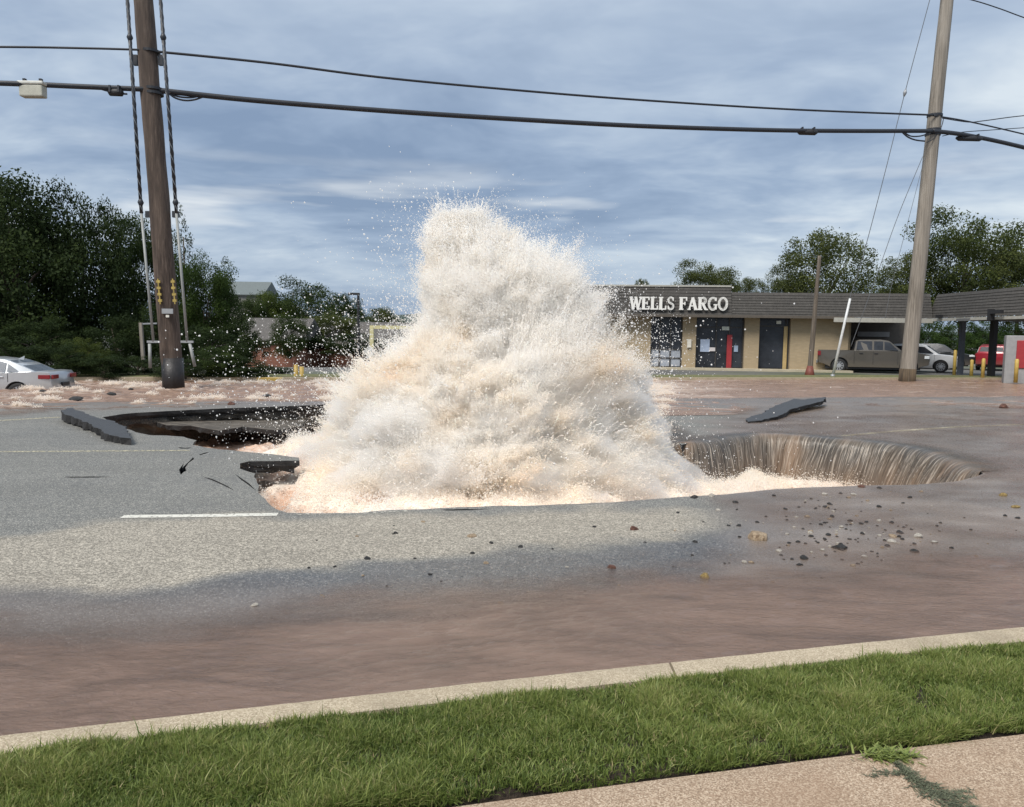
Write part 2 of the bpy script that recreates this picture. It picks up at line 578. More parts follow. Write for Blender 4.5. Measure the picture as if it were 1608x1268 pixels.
# ------------------------------------------------------------------ the road with the sinkhole
HOLE_PX = [(160, 656), (188, 651), (215, 648.5), (262, 646), (300, 644), (350, 641.5), (400, 640), (440, 638.5), (480, 637), (560, 634), (640, 633), (720, 633), (800, 634),
           (880, 637), (950, 643), (1010, 655), (1045, 676), (1070, 699), (1110, 692), (1150, 685.5), (1200, 681.5), (1245, 683), (1300, 689), (1350, 693), (1400, 697), (1450, 705), (1500, 721), (1530, 734), (1546, 744),
           (1500, 757), (1440, 761.5), (1370, 763), (1300, 764.5), (1260, 766), (1200, 770.5), (1140, 776), (1090, 779), (1020, 785), (960, 789), (880, 792.5), (800, 794.5), (720, 797), (640, 800), (560, 805), (500, 807), (450, 806),
           (434, 800), (420, 789), (411, 774), (404, 758), (401, 744), (388, 741), (377, 736), (375, 728), (392, 724.5), (430, 724), (472, 723.5), (468, 719), (430, 714), (380, 709), (330, 704), (303, 699), (306, 692), (288, 686), (262, 684), (236, 684), (214, 679), (196, 672), (172, 662)]
CRACKS_PX = [
    [(284, 746), (281, 738), (289, 727), (286, 735), (300, 722), (303, 718.5), (305, 721), (296, 727.5), (291, 735), (293, 740), (289, 741)],
    [(313, 714), (322, 711.2), (330, 709.8), (323, 712.5), (314, 715)],
    [(318, 749), (332, 752), (344, 757), (358, 764), (370, 772), (356, 765), (343, 759), (330, 753.5)],
    [(368, 744), (380, 752), (392, 760), (402, 771), (391, 762.5), (379, 754)],
    [(278, 702.2), (290, 703.6), (301, 703.0), (296, 704.8), (284, 704.6)],
    [(100, 749.2), (150, 748.6), (178, 749.4), (150, 750.2), (110, 750.4)],
    [(690, 800.8), (730, 799.6), (770, 799.8), (735, 801.6), (705, 802.2)],
]


def roughen(poly, amp, step):
    """subdivide a ground polygon and make its outline ragged"""
    out = []
    n = len(poly)
    for i in range(n):
        a, b = poly[i], poly[(i + 1) % n]
        L = (b - a).length
        k = max(1, int(L / step))
        nn = Vector((-(b - a).y, (b - a).x, 0))
        if nn.length > 0: nn.normalize()
        for j in range(k):
            p = a.lerp(b, j / k)
            q = mnoise.noise(Vector((p.x * 3.1, p.y * 3.1, 0))) * 0.7 + mnoise.noise(Vector((p.x * 9, p.y * 9, 5))) * 0.45
            fade = 1.0 if L > 0.1 else 0.4
            out.append(p + nn * q * amp * fade)
    return out


hole = roughen([G(*p) for p in HOLE_PX], 0.06, 0.16)
cracks = [[G(*p) for p in c] for c in CRACKS_PX]


def pip(px_, py_, poly):
    inside = np.zeros(px_.shape, bool)
    n = len(poly)
    j = n - 1
    for i in range(n):
        xi, yi, xj, yj = poly[i][0], poly[i][1], poly[j][0], poly[j][1]
        cond = ((yi > py_) != (yj > py_)) & (px_ < (xj - xi) * (py_ - yi) / (yj - yi + 1e-12) + xi)
        inside ^= cond
        j = i
    return inside


def road_masks(x, y):
    """where the surface is dry chippings, wet, or stained with mud (edges follow the photograph)"""
    qx, qy = topx(x, y, np.zeros_like(x))
    n1 = fbm(x * 1.1, y * 1.1, 0 * x, 4, 3)
    n2 = fbm(x * 3.5, y * 3.5, 0 * x, 4, 9)
    qy2 = qy + n1 * 16 + n2 * 12 + 7 * fbm(x * 11, y * 11, 0 * x, 3, 15)
    up = ipl(qx, [(-900, 880), (0, 836), (120, 826), (200, 816), (450, 812), (700, 806), (900, 800), (1050, 796), (1200, 800)])
    lo = ipl(qx, [(-900, 960), (0, 931), (200, 925), (400, 910), (600, 886), (800, 870), (1000, 853), (1130, 828), (1200, 800)])
    dry = sstep(-7, 7, qy2 - up) * (1 - sstep(-8, 8, qy2 - lo)) * (1 - sstep(1050, 1170, qx + n1 * 40))
    wet = sstep(-8, 14, qy2 - lo)
    wr = sstep(1080, 1190, qx + n1 * 60) * sstep(600, 640, qy)
    wfar = 1 - sstep(628, 652, qy + n1 * 6)
    wet = np.maximum(np.maximum(wet, wr), wfar)
    damp = 0.12 + 0.30 * sstep(-0.1, 0.5, n1)
    wet = np.maximum(wet, damp * (1 - dry) * 0.7)
    mud = np.maximum(wr * (0.55 + 0.35 * sstep(-0.3, 0.5, n1 + 0.5 * n2)), 0.45 * sstep(905, 960, qy2))
    mud = np.maximum(mud, 0.5 * wfar)
    # red silt streak flowing along the road past the lip on the right
    return dry, wet, mud


def build_road():
    pts = []
    v = 2.9
    vs = []
    while v < 33:
        vs.append(v); v += 0.09 + max(0, v - 4) * 0.028
    for v in vs:
        st = 0.13 + max(0, v - 4) * 0.045
        half = 8 + v * 1.15
        for k in range(int(-half / st), int(half / st) + 1):
            xx = (k + rng.uniform(-.2, .2)) * st
            yy = v + 0.26 * xx + rng.uniform(-.2, .2) * st
            pts.append((xx, yy))
    pts = np.array(pts)
    keep = ~pip(pts[:, 0], pts[:, 1], hole)
    for c in cracks: keep &= ~pip(pts[:, 0], pts[:, 1], c)
    # stay clear of the outline itself
    pts = pts[keep]
    xl, xr = -46.0, 46.0
    border = [(xl, 2.85 + .26 * xl), (xr, 2.85 + .26 * xr), (xr, 33.5 + .26 * xr), (xl, 33.5 + .26 * xl)]
    verts = [Vector(b) for b in border]
    loops = [list(range(4))]
    for poly in [hole] + cracks:
        b = len(verts)
        verts += [Vector((p.x, p.y)) for p in poly]
        loops.append(list(range(b, b + len(poly))))
    ins = (pts[:, 0] > xl + .3) & (pts[:, 0] < xr - .3)
    verts += [Vector(p) for p in pts[ins]]
    edges = []
    for lp in loops:
        edges += [(lp[i], lp[(i + 1) % len(lp)]) for i in range(len(lp))]
    rv, re, rf, *_ = delaunay_2d_cdt(verts, edges, [], 1, 1e-5)
    V = np.array([(p.x, p.y) for p in rv])
    Fa = np.array([f for f in rf if len(f) == 3])
    c = V[Fa].mean(1)
    bad = pip(c[:, 0], c[:, 1], hole)
    for cr in cracks: bad |= pip(c[:, 0], c[:, 1], cr)
    Fa = Fa[~bad]
    z = ground_z(V[:, 0], V[:, 1])
    # the pavement sags a little towards the broken tongue on the left
    qx, qy = topx(V[:, 0], V[:, 1], 0 * V[:, 0])
    sag = np.exp(-((qx - 420) / 70) ** 2) * np.exp(-((qy - 765) / 45) ** 2)
    z = z - 0.05 * sag * 0
    me = np_mesh('road', np.column_stack([V, z]), Fa, True)
    d, w_, mu = road_masks(V[:, 0], V[:, 1])
    set_attr(me, 'dry', d); set_attr(me, 'wet', w_); set_attr(me, 'mud', mu)
    tag(link('road', me, M['road']), kind='structure')


build_road()


def outward(poly):
    n = len(poly)
    area = sum(poly[i].x * poly[(i + 1) % n].y - poly[(i + 1) % n].x * poly[i].y for i in range(n))
    s = 1 if area > 0 else -1
    o = []
    for i in range(n):
        d = poly[(i + 1) % n] - poly[i - 1]
        nv = Vector((d.y, -d.x, 0)) * s
        if nv.length > 0: nv.normalize()
        o.append(nv)
    # smooth
    for _ in range(3):
        o = [(o[i - 1] + o[i] * 2 + o[(i + 1) % n]).normalized() for i in range(n)]
    return o


def wall_ring(name, poly, levels, mat, seed=0, close=False):
    """levels: (z, outward offset, jitter)"""
    no = outward(poly)
    n = len(poly)
    vs = []
    for li, (z, off, jit) in enumerate(levels):
        for i, p in enumerate(poly):
            j1 = mnoise.noise(Vector((p.x * 4, p.y * 4, li * 3.3 + seed)))
            j2 = mnoise.noise(Vector((p.x * 11, p.y * 11, li * 2.1 + seed)))
            q = p + no[i] * (off + jit * (j1 + 0.6 * j2))
            vs.append((q.x, q.y, z + (0 if li == 0 else 0.35 * jit * j2)))
    fs = []
    for li in range(len(levels) - 1):
        for i in range(n):
            j = (i + 1) % n
            fs.append((li * n + i, li * n + j, (li + 1) * n + j, (li + 1) * n + i))
    me = bpy.data.meshes.new(name)
    me.from_pydata(vs, [], fs)
    bm = bmesh.new(); bm.from_mesh(me); bmesh.ops.recalc_face_normals(bm, faces=bm.faces); bm.to_mesh(me); bm.free()
    return link(name, me, mat)


m, nt, out = material('layered_earth')
co = nt.n('ShaderNodeTexCoord').outputs['Object']
sp = nt.n('ShaderNodeSeparateXYZ', i={0: co})
nz = nt.noise(nt.mapping(co, (1, 1, 4)), 4.0, 6, 0.65)
lay = nt.math('ADD', sp.outputs[2], nt.math('MULTIPLY', nz, 0.25))
c = nt.ramp(nt.rampf(lay, -1.0, 0.0), [(0.0, (0.055, 0.030, 0.020)), (0.35, (0.09, 0.052, 0.036)), (0.6, (0.065, 0.055, 0.045)), (0.78, (0.13, 0.115, 0.09)), (0.86, (0.05, 0.045, 0.04)), (1.0, (0.02, 0.02, 0.02))])
c = nt.mix(nt.rampf(nt.noise(co, 30, 4, 0.7), 0.45, 0.7), c, nt.mix(0.55, c, (0.20, 0.17, 0.13)))
principled(nt, out, **{'Base Color': c, 'Roughness': 0.9, 'Normal': nt.bump(nt.noise(co, 9, 6, 0.7), 1.0, 0.08)})
M['layers'] = m

tag(wall_ring('broken_pavement_edge', hole, [(-0.0, 0.0, 0.0), (-0.07, 0.01, 0.03), (-0.13, 0.05, 0.06), (-0.17, 0.12, 0.08)], M['cut']), kind='structure')
SWALL = wall_ring('sinkhole_wall', hole, [(-0.14, 0.06, 0.03), (-0.24, 0.06, 0.12), (-0.36, 0.12, 0.2), (-0.5, 0.10, 0.2), (-0.7, 0.14, 0.22), (-1.0, 0.10, 0.2), (-1.6, 0.0, 0.2)], M['layers'], 4)
tag(SWALL, kind='structure')
_q = [topx(np.array([p.x]), np.array([p.y]), np.array([0.0])) for p in hole]
_t = {i for i, (a, b) in enumerate(_q) if 374 < a[0] < 486 and 706 < b[0] < 744}
bm = bmesh.new(); bm.from_mesh(SWALL.data); bm.faces.ensure_lookup_table()
_n = len(hole)
bmesh.ops.delete(bm, geom=[f for f in bm.faces if all((v.index % _n) in _t for v in f.verts) and min(v.index // _n for v in f.verts) >= 0], context='FACES')
bm.to_mesh(SWALL.data); bm.free()
for k, c in enumerate(cracks):
    o = wall_ring('crack_in_pavement', c, [(0, 0, 0), (-0.12, 0.0, 0.0)], M['cut'])
    b = len(o.data.vertices)
    vs = [tuple(v.co) for v in o.data.vertices]; fs = [tuple(p.vertices) for p in o.data.polygons]
    fs.append(tuple(range(b // 2, b)))
    me = bpy.data.meshes.new('crack_in_pavement'); me.from_pydata(vs, [], fs); me.materials.append(M['cut'])
    old = o.data; o.data = me; bpy.data.meshes.remove(old)
    tag(o, kind='structure')

# floor of the hole
fl = MB().box(-14, 16, 6, 24, -1.75, -1.6).build('sinkhole_floor', M['layers']); tag(fl, kind='structure')


# ------------------------------------------------------------------ painted lines
def strip(name, pxs, width, mat, dz=0.004, label=None, wear=0.0):
    pts = [G(*p) for p in pxs]
    fine = []
    for a, b in zip(pts, pts[1:]):
        k = max(1, int((b - a).length / 0.25))
        fine += [a.lerp(b, i / k) for i in range(k)]
    fine.append(pts[-1])
    vs, fs = [], []
    for i, p in enumerate(fine):
        d = (fine[min(i + 1, len(fine) - 1)] - fine[max(0, i - 1)]).normalized()
        s = Vector((-d.y, d.x, 0))
        wj = width * (1 + 0.15 * mnoise.noise(p * 3))
        for q in (p + s * wj / 2, p - s * wj / 2):
            vs.append((q.x, q.y, float(ground_z(q.x, q.y)) + dz))
        if i:
            b = 2 * (i - 1); fs.append((b, b + 2, b + 3, b + 1))
    me = bpy.data.meshes.new(name); me.from_pydata(vs, [], fs)
    return tag(link(name, me, mat), kind='structure')


def mat_paint(name, col, thr):
    m, nt, out = material(name)
    co = nt.n('ShaderNodeTexCoord').outputs['Object']
    p = nt.n('ShaderNodeBsdfPrincipled', i={'Base Color': (*col, 1), 'Roughness': 0.6})
    nz = nt.noise(co, 22, 5, 0.7)
    f = nt.rampf(nz, thr, thr + 0.12)
    tr = nt.n('ShaderNodeBsdfTransparent')
    mxs = nt.n('ShaderNodeMixShader', i={0: f, 1: tr.outputs[0], 2: p.outputs[0]})
    nt.link(mxs.outputs[0], out.inputs[0])
    return m


pw = mat_paint('white_road_paint', (0.62, 0.60, 0.53), 0.34)
pw2 = mat_paint('faded_white_road_paint', (0.5, 0.48, 0.42), 0.47)
py_ = mat_paint('yellow_road_paint', (0.52, 0.47, 0.32), 0.44)
strip('edge_line', [(-300, 690), (-100, 671), (0, 661), (95, 655.5)], 0.16, py_)
strip('lane_line', [(-400, 716), (0, 710), (150, 709), (298, 708)], 0.10, py_)
strip('lane_line', [(192, 812), (330, 810.5), (436, 808.5)], 0.12, pw)
strip('lane_line', [(462, 808.4), (560, 807), (640, 803)], 0.05, pw2)
strip('lane_line', [(1322, 685), (1400, 678), (1500, 671), (1608, 667), (1800, 664)], 0.14, py_)


# ------------------------------------------------------------------ broken slabs lying on the road
def slab(name, pxs, z0, z1, thick, label, tilt_px=None, tilt=0.0):
    top = []
    for (a, b) in pxs:
        p = G(a, b, z1)
        top.append(p)
    top = roughen(top, 0.09, 0.10)
    cen = sum(top, Vector()) / len(top)
    vs = []
    ax = Vector((1, 0, 0))
    for p in top:
        vs.append((p.x, p.y, p.z + tilt * (p.x - cen.x)))
    n = len(vs)
    no = outward(top)
    for i, v in enumerate(list(vs)):
        o = no[i] * random.uniform(-0.05, 0.02)
        vs.append((v[0] + o.x, v[1] + o.y, v[2] - thick * random.uniform(0.8, 1.15)))
    root = empty(name, (cen.x, cen.y, z0))
    tag(root, label, 'asphalt slab', 'broken slabs of asphalt')
    L = Vector((cen.x, cen.y, z0))
    for nm, fs, mt in (('top_surface', [tuple(range(n))], M['slab_top']),
                       ('broken_edge', [(i, (i + 1) % n, n + (i + 1) % n, n + i) for i in range(n)] + [tuple(range(n, 2 * n))], M['cut'])):
        me = bpy.data.meshes.new(nm)
        me.from_pydata([tuple(Vector(v) - L) for v in vs], [], fs)
        bm = bmesh.new(); bm.from_mesh(me)
        bmesh.ops.triangulate(bm, faces=[f for f in bm.faces if len(f.verts) > 4])
        bmesh.ops.delete(bm, geom=[v for v in bm.verts if not v.link_faces], context='VERTS')
        bm.to_mesh(me); bm.free()
        link(nm, me, mt, root)
    return root


slab('asphalt_slab', [(95, 648), (112, 644), (128, 649), (150, 656), (176, 661), (196, 668), (204, 677), (205, 684), (188, 683), (165, 678), (150, 669), (128, 661), (104, 654)],
     0.0, 0.15, 0.14, 'long slab of broken asphalt tipped up at the left end of the sinkhole', tilt=-0.03)
slab('asphalt_slab', [(1172, 651), (1200, 645), (1212, 639), (1232, 633), (1248, 629), (1262, 631), (1296, 629), (1294, 634), (1262, 639), (1240, 643), (1222, 651), (1196, 655), (1174, 656)],
     0.0, 0.12, 0.09, 'slab of broken asphalt lying in shallow water above the waterfall', tilt=0.05)


m, nt, out = material('dusty_sunken_asphalt')
co = nt.n('ShaderNodeTexCoord').outputs['Object']
nz = nt.noise(nt.mapping(co, (1, 2.5, 1)), 3.0, 6, 0.7)
principled(nt, out, **{'Base Color': nt.ramp(nz, [(0.35, (0.04, 0.034, 0.028)), (0.5, (0.10, 0.085, 0.068)), (0.68, (0.19, 0.165, 0.135))]), 'Roughness': 0.85, 'Normal': nt.bump(nt.noise(co, 14, 5, 0.7), 1.0, 0.05)})
_old_top = M['slab_top']; M['slab_top'] = m
_sl = slab('sunken_slab', [(228, 665), (262, 660), (320, 656), (380, 653), (440, 652), (478, 652), (476, 664), (430, 672), (380, 669), (345, 676), (300, 671), (262, 672)],
           -0.5, -0.30, 0.10, 'dusty sheet of collapsed pavement lying inside the dark left end of the sinkhole', tilt=-0.05)
M['slab_top'] = _old_top


# ------------------------------------------------------------------ near flood water
def build_near_water():
    u0, u1 = -9.0, 22.0
    NV, NU = 330, 700
    tv = np.linspace(0, 1, NV) ** 2.2
    tu = np.linspace(0, 1, NU)
    U, Vv = np.meshgrid(tu, tv)
    vv = 3.0 + Vv * 16.9
    xx = (U - 0.35) * 1.0
    half = 3.0 + vv * 0.95
    xx = (U * 2 - 0.9) * half
    yy = vv + 0.26 * xx
    qx, qy = topx(xx, yy, 0 * xx)
    n1 = fbm(xx * 0.9, yy * 1.6, 0 * xx, 4, 21)
    n2 = fbm(xx * 3.0, yy * 5.0, 0 * xx, 4, 31)
    edge = ipl(qx, [(-900, 1030), (0, 1000), (200, 992), (400, 972), (600, 950), (760, 932), (900, 912), (1050, 897), (1200, 880), (1400, 872), (1608, 860), (2500, 850)])
    cover = sstep(-44, 70, qy - edge + n1 * 34 + n2 * 24) * 0.94
    film = sstep(1110, 1260, qx + n1 * 70) * sstep(636, 650, qy) * (0.26 + 0.34 * n1 + 0.25 * n2) * (1 - 0.0 * qy)
    cover = np.maximum(cover, np.clip(film, 0, 0.75))
    inh = pip(xx, yy, hole)
    z = 0.010 + 0.008 * fbm(xx * 2.0 - yy * 0.8, yy * 4.2 + xx * .6, 0 * xx, 4, 41) + 0.004 * fbm(xx * 6, yy * 16, 0 * xx, 3, 51)
    ph_ = 2 * np.pi * (yy * 0.93 - xx * 0.36)
    pm_ = sstep(-0.25, 0.45, fbm(xx * 0.7, yy * 0.7, 0 * xx, 3, 45))
    z = z + 0.0035 * pm_ * np.sin(ph_ / 0.21 + 7 * n1 + 2 * n2) + 0.0016 * (1 - pm_ * .5) * np.sin(ph_ / 0.11 - 3 * xx + 9 * n1)
    z = z + 0.012 * sstep(5.5, 4.0, vv)
    V = np.column_stack([xx.ravel(), yy.ravel(), z.ravel()])
    Fa = grid_faces(NV, NU)
    ok = (cover.ravel()[Fa].max(1) > 0.01) & ~(inh.ravel()[Fa].any(1))
    Fa = Fa[ok]
    used = np.unique(Fa); mp = np.zeros(len(V), int); mp[used] = np.arange(len(used))
    me = np_mesh('flood_water', V[used], mp[Fa], True)
    set_attr(me, 'cover', cover.ravel()[used])
    fo = sstep(0.28, 0.55, fbm(xx * 1.2, yy * 4, 0 * xx, 4, 61)) * 0.22 * sstep(905, 930, qy) * (1 - sstep(960, 1010, qy))
    set_attr(me, 'foam', fo.ravel()[used])
    tag(link('flood_water', me, M['near_water']), kind='structure')


build_near_water()


# ------------------------------------------------------------------ far flood water, with rapids
def build_far_water():
    NV, NU = 240, 720
    tv = np.linspace(0, 1, NV)
    U, T = np.meshgrid(np.linspace(0, 1, NU), tv)
    vv = 16.5 + T ** 1.25 * 17.6
    xx = (U * 2 - 1) * (22 + T * 12)
    yy = vv + 0.26 * xx
    qx, qy = topx(xx, yy, 0 * xx)
    base = np.interp(vv, [16, 20.5, 25, 34], [0.012, -0.02, -0.17, -0.17]) + 0.08 * sstep(900, 1300, qx) * sstep(20, 25, vv)
    n1 = fbm(xx * 0.5, yy * 0.9, 0 * xx, 4, 71)
    # start of the water over the road, as seen in the photograph
    edge = ipl(qx, [(-600, 662), (0, 650), (90, 644), (200, 640), (350, 634), (480, 632), (700, 640), (1000, 648), (1080, 668), (1200, 640), (1330, 634), (1608, 640), (2200, 650)])
    cover = 1 - sstep(-7, 7, qy - edge + n1 * 9)
    rap = (1 - sstep(900, 1350, qx)) * (1 - sstep(612, 655, qy) * 0.6)
    rap = np.maximum(rap, 0.22)
    w1 = fbm(xx * 0.8, yy * 1.5, 0 * xx, 5, 81, 0.6)
    w2 = 1 - np.abs(fbm(xx * 1.5, yy * 2.6, 0 * xx + 3, 4, 91, 0.6)) * 2
    z = base + rap * (0.07 * w1 + 0.07 * np.clip(w2, 0, 1) ** 2) * sstep(16.8, 19.5, vv) + 0.006 * w1
    foam = sstep(0.18, 0.46, w1 * 0.6 + 0.5 * (w2 - 0.55)) * (1 - sstep(980, 1250, qx)) * 0.95
    foam = np.maximum(foam, 0.9 * np.exp(-((qx - 1010) / 110) ** 2 - ((qy - 606) / 16) ** 2) * sstep(-0.5, 0.3, w1))
    foam = np.maximum(foam, sstep(0.25, 0.5, w1) * 0.35)
    inh = pip(xx, yy, hole)
    V = np.column_stack([xx.ravel(), yy.ravel(), z.ravel()])
    Fa = grid_faces(NV, NU)
    ok = (cover.ravel()[Fa].max(1) > 0.01) & ~(inh.ravel()[Fa].any(1)) & (vv.ravel()[Fa].max(1) < 33.9)
    Fa = Fa[ok]
    used = np.unique(Fa); mp = np.zeros(len(V), int); mp[used] = np.arange(len(used))
    me = np_mesh('flood_rapids', V[used], mp[Fa], True)
    set_attr(me, 'cover', cover.ravel()[used]); set_attr(me, 'foam', foam.ravel()[used])
    tag(link('flood_rapids', me, M['far_water']), kind='structure')
    return V, foam.ravel(), qx.ravel(), qy.ravel(), inh.ravel(), vv.ravel(), cover.ravel()


FW = build_far_water()


# ------------------------------------------------------------------ turbulent water inside the hole
SIL_L = [(-1.0, 395), (0, 0)]
YL = [(325, 704), (335, 690), (350, 672), (375, 660), (400, 655), (450, 657), (500, 655), (540, 634), (565, 600), (590, 545), (620, 500), (660, 486), (700, 470), (740, 440), (790, 412), (860, 390)]
YR = [(325, 708), (335, 722), (350, 758), (380, 792), (400, 818), (420, 858), (450, 905), (480, 938), (520, 958), (560, 984), (590, 1012), (640, 1038), (700, 1066), (740, 1098), (780, 1135), (860, 1180)]
PY0 = 12.0
PXM = F_PX / PY0


def z_of(py_):          # height at the spout's distance for a photograph row
    return CAM_H - (py_ - 530.5) / PXM


def pool_height(xx, yy):
    """surface of the churning pool"""
    sx, sy = -0.55, PY0
    r = np.sqrt(((xx - sx) / 1.25) ** 2 + (yy - sy) ** 2)
    h = -0.82 + 0.75 * np.exp(-(r / 2.6) ** 2)
    h = h + 0.30 * np.exp(-((xx + 3.3) / 0.9) ** 2 - ((yy - 11.8) / 1.6) ** 2)
    t = np.exp(-(r / 4.5) ** 2)
    w1 = fbm(xx * 1.3, yy * 1.3, 0 * xx, 5, 101, 0.6)
    w2 = 1 - np.abs(fbm(xx * 2.3, yy * 2.3, 0 * xx, 4, 111, 0.6)) * 2
    return h + (0.10 + 0.22 * t) * w1 + 0.10 * np.clip(w2, 0, 1) ** 2, w1, w2, r


def build_pool():
    N = 300
    X, Y = np.meshgrid(np.linspace(-9.5, 10.5, N), np.linspace(7.2, 21, N))
    z, w1, w2, r = pool_height(X, Y)
    inh = pip(X, Y, hole)
    lim = np.where(inh, z, np.minimum(z, -0.35))
    me = np_mesh('pool_water', np.column_stack([X.ravel(), Y.ravel(), lim.ravel()]), grid_faces(N, N), True)
    foam = sstep(-0.25, 0.25, w1 * 0.7 + 0.35 * (w2 - 0.4)) * sstep(9.0, 3.0, r) + 0.5 * np.exp(-(r / 3.2) ** 2)
    red = np.exp(-((X + 2.75) / 0.9) ** 2 - ((Y - 8.6) / 1.0) ** 2)
    foam = np.clip(foam * (1 - 0.8 * red) * sstep(-8.0, -5.0, X + 0 * Y), 0, 1)
    set_attr(me, 'foam', foam.ravel()); set_attr(me, 'cover', np.ones(foam.size))
    tag(link('pool_water', me, mat_water('churning_water', (0.50, 0.30, 0.20), (0.33, 0.17, 0.11), False, (0.86, 0.78, 0.68), 6, 0.35, 0.8, 0.05)), kind='structure')


build_pool()


# ------------------------------------------------------------------ the waterfall over the right-hand lip
def build_waterfall():
    lip_px = [(940, 644), (1000, 652), (1045, 676), (1070, 699), (1110, 692), (1150, 685.5), (1200, 681.5), (1245, 683), (1300, 689), (1350, 693), (1400, 697), (1450, 705), (1500, 721), (1530, 734), (1547, 745)]
    lip = [G(*p) for p in lip_px]
    # smooth resample
    NS, NT_ = 700, 40
    P0 = np.array([[p.x, p.y] for p in lip])
    seg = np.r_[0, np.cumsum(np.hypot(*np.diff(P0, axis=0).T))]
    s = np.linspace(0, seg[-1], NS)
    lx, ly = np.interp(s, seg, P0[:, 0]), np.interp(s, seg, P0[:, 1])
    k = np.ones(41) / 41
    pad = 20
    for _ in range(2):
        lx = np.convolve(np.r_[np.full(pad, lx[0]), lx, np.full(pad, lx[-1])], k, 'valid')
        ly = np.convolve(np.r_[np.full(pad, ly[0]), ly, np.full(pad, ly[-1])], k, 'valid')
    cenx, ceny = 3.0, 11.2
    dx, dy = cenx - lx, ceny - ly
    L = np.hypot(dx, dy); dx, dy = dx / L, dy / L
    # falling direction: mostly towards the viewer, swinging to the hole's middle
    tx, ty = np.gradient(lx), np.gradient(ly)
    tl = np.hypot(tx, ty); nx, ny = ty / tl, -tx / tl
    right = sstep(2.6, 4.0, lx)
    fx, fy = nx * (1 - .25 * right) + dx * 0.25 * right, ny * (1 - .25 * right) + dy * 0.25 * right
    kk = np.ones(61) / 61
    fx = np.convolve(np.pad(fx, 30, 'edge'), kk, 'valid'); fy = np.convolve(np.pad(fy, 30, 'edge'), kk, 'valid')
    t = np.linspace(0, 1, NT_)
    S, T = np.meshgrid(s, t)
    # profile: starts on the road before the lip, rolls over, falls
    off = np.interp(t, [0, 0.2, 0.35, 0.6, 1.0], [-0.60, -0.10, 0.16, 0.34, 0.50])
    zz = np.interp(t, [0, 0.15, 0.28, 0.36, 0.5, 1.0], [0.008, 0.022, 0.022, -0.03, -0.26, -1.15])
    kz = np.ones(5) / 5
    zz = np.convolve(np.pad(zz, 2, 'edge'), kz, 'valid'); off = np.convolve(np.pad(off, 2, 'edge'), kz, 'valid')
    amp = 0.035 * sstep(0.25, 0.5, T)
    Sk = S + 0.30 * T * T + 0.10 * fbm(S * 1.5, T * 2, 0 * S, 3, 127)
    rid = fbm(Sk * 7, T * 1.6, 0 * S, 4, 121) + 0.6 * fbm(Sk * 24, T * 3.0, 0 * S, 3, 131)
    o2 = off[:, None] + amp * rid * 1.4
    narrow = np.minimum(1, np.minimum(S / 0.8, (s[-1] - S) / 0.8) + 0.25)
    X = lx[None] + fx[None] * o2 * narrow
    Y = ly[None] + fy[None] * o2 * narrow
    Z = zz[:, None] + 0.02 * sstep(0.3, 0.6, T) * rid
    me = np_mesh('waterfall', np.column_stack([X.ravel(), Y.ravel(), Z.ravel()]), grid_faces(NT_, NS), True)
    uvw = np.column_stack([Sk.ravel(), T.ravel(), 0 * S.ravel()])
    set_attr(me, 'flow', uvw, 3)
    m, nt, out = material('falling_water')
    fl = nt.attr('flow', 'Vector')
    sepn = nt.n('ShaderNodeSeparateXYZ', i={0: fl})
    a = nt.noise(nt.mapping(fl, (26, 1.6, 1)), 1.0, 4, 0.6, 0.3)
    b = nt.noise(nt.mapping(fl, (75, 4.0, 1)), 1.0, 3, 0.6, 0.2)
    big = nt.noise(nt.mapping(fl, (1.3, 1.2, 1)), 1.0, 3, 0.5)
    basec = nt.ramp(big, [(0.38, (0.075, 0.068, 0.060)), (0.52, (0.125, 0.100, 0.078)), (0.64, (0.21, 0.145, 0.098))])
    tt = sepn.outputs[1]
    thread = nt.math('MULTIPLY', nt.rampf(nt.math('ADD', nt.math('MULTIPLY', a, 0.45), nt.math('MULTIPLY', b, 0.55)), 0.52, 0.60), nt.rampf(tt, 0.22, 0.42))
    dark = nt.math('MULTIPLY', nt.rampf(a, 0.47, 0.36), nt.rampf(tt, 0.25, 0.5))
    c = nt.mix(nt.math('MULTIPLY', dark, 0.75), basec, (0.03, 0.025, 0.02))
    c = nt.mix(nt.math('MULTIPLY', thread, 0.62), c, (0.58, 0.51, 0.43))
    c = nt.mix(nt.math('MULTIPLY', nt.rampf(tt, 0.45, 0.85), 0.45), c, (0.26, 0.18, 0.125))
    c = nt.mix(nt.math('MULTIPLY', nt.rampf(tt, 0.22, 0.0), 1.0), c, (0.17, 0.135, 0.11))
    nrm = nt.bump(nt.math('ADD', a, nt.math('MULTIPLY', b, 0.5)), 0.6, 0.03)
    p = nt.n('ShaderNodeBsdfPrincipled', i={'Base Color': c, 'Roughness': 0.22, 'Normal': nrm, 'IOR': 1.33})
    tr = nt.n('ShaderNodeBsdfTransparent')
    al = nt.math('MULTIPLY', nt.rampf(tt, 0.02, 0.28), 1.0, True)
    mxs = nt.n('ShaderNodeMixShader', i={0: al, 1: tr.outputs[0], 2: p.outputs[0]})
    nt.link(mxs.outputs[0], out.inputs[0])
    o = link('waterfall', me, m)
    tag(o, 'curtain of muddy water pouring over the broken right-hand lip of the sinkhole', 'waterfall')
    return X, Y, Z, S


WFX = build_waterfall()


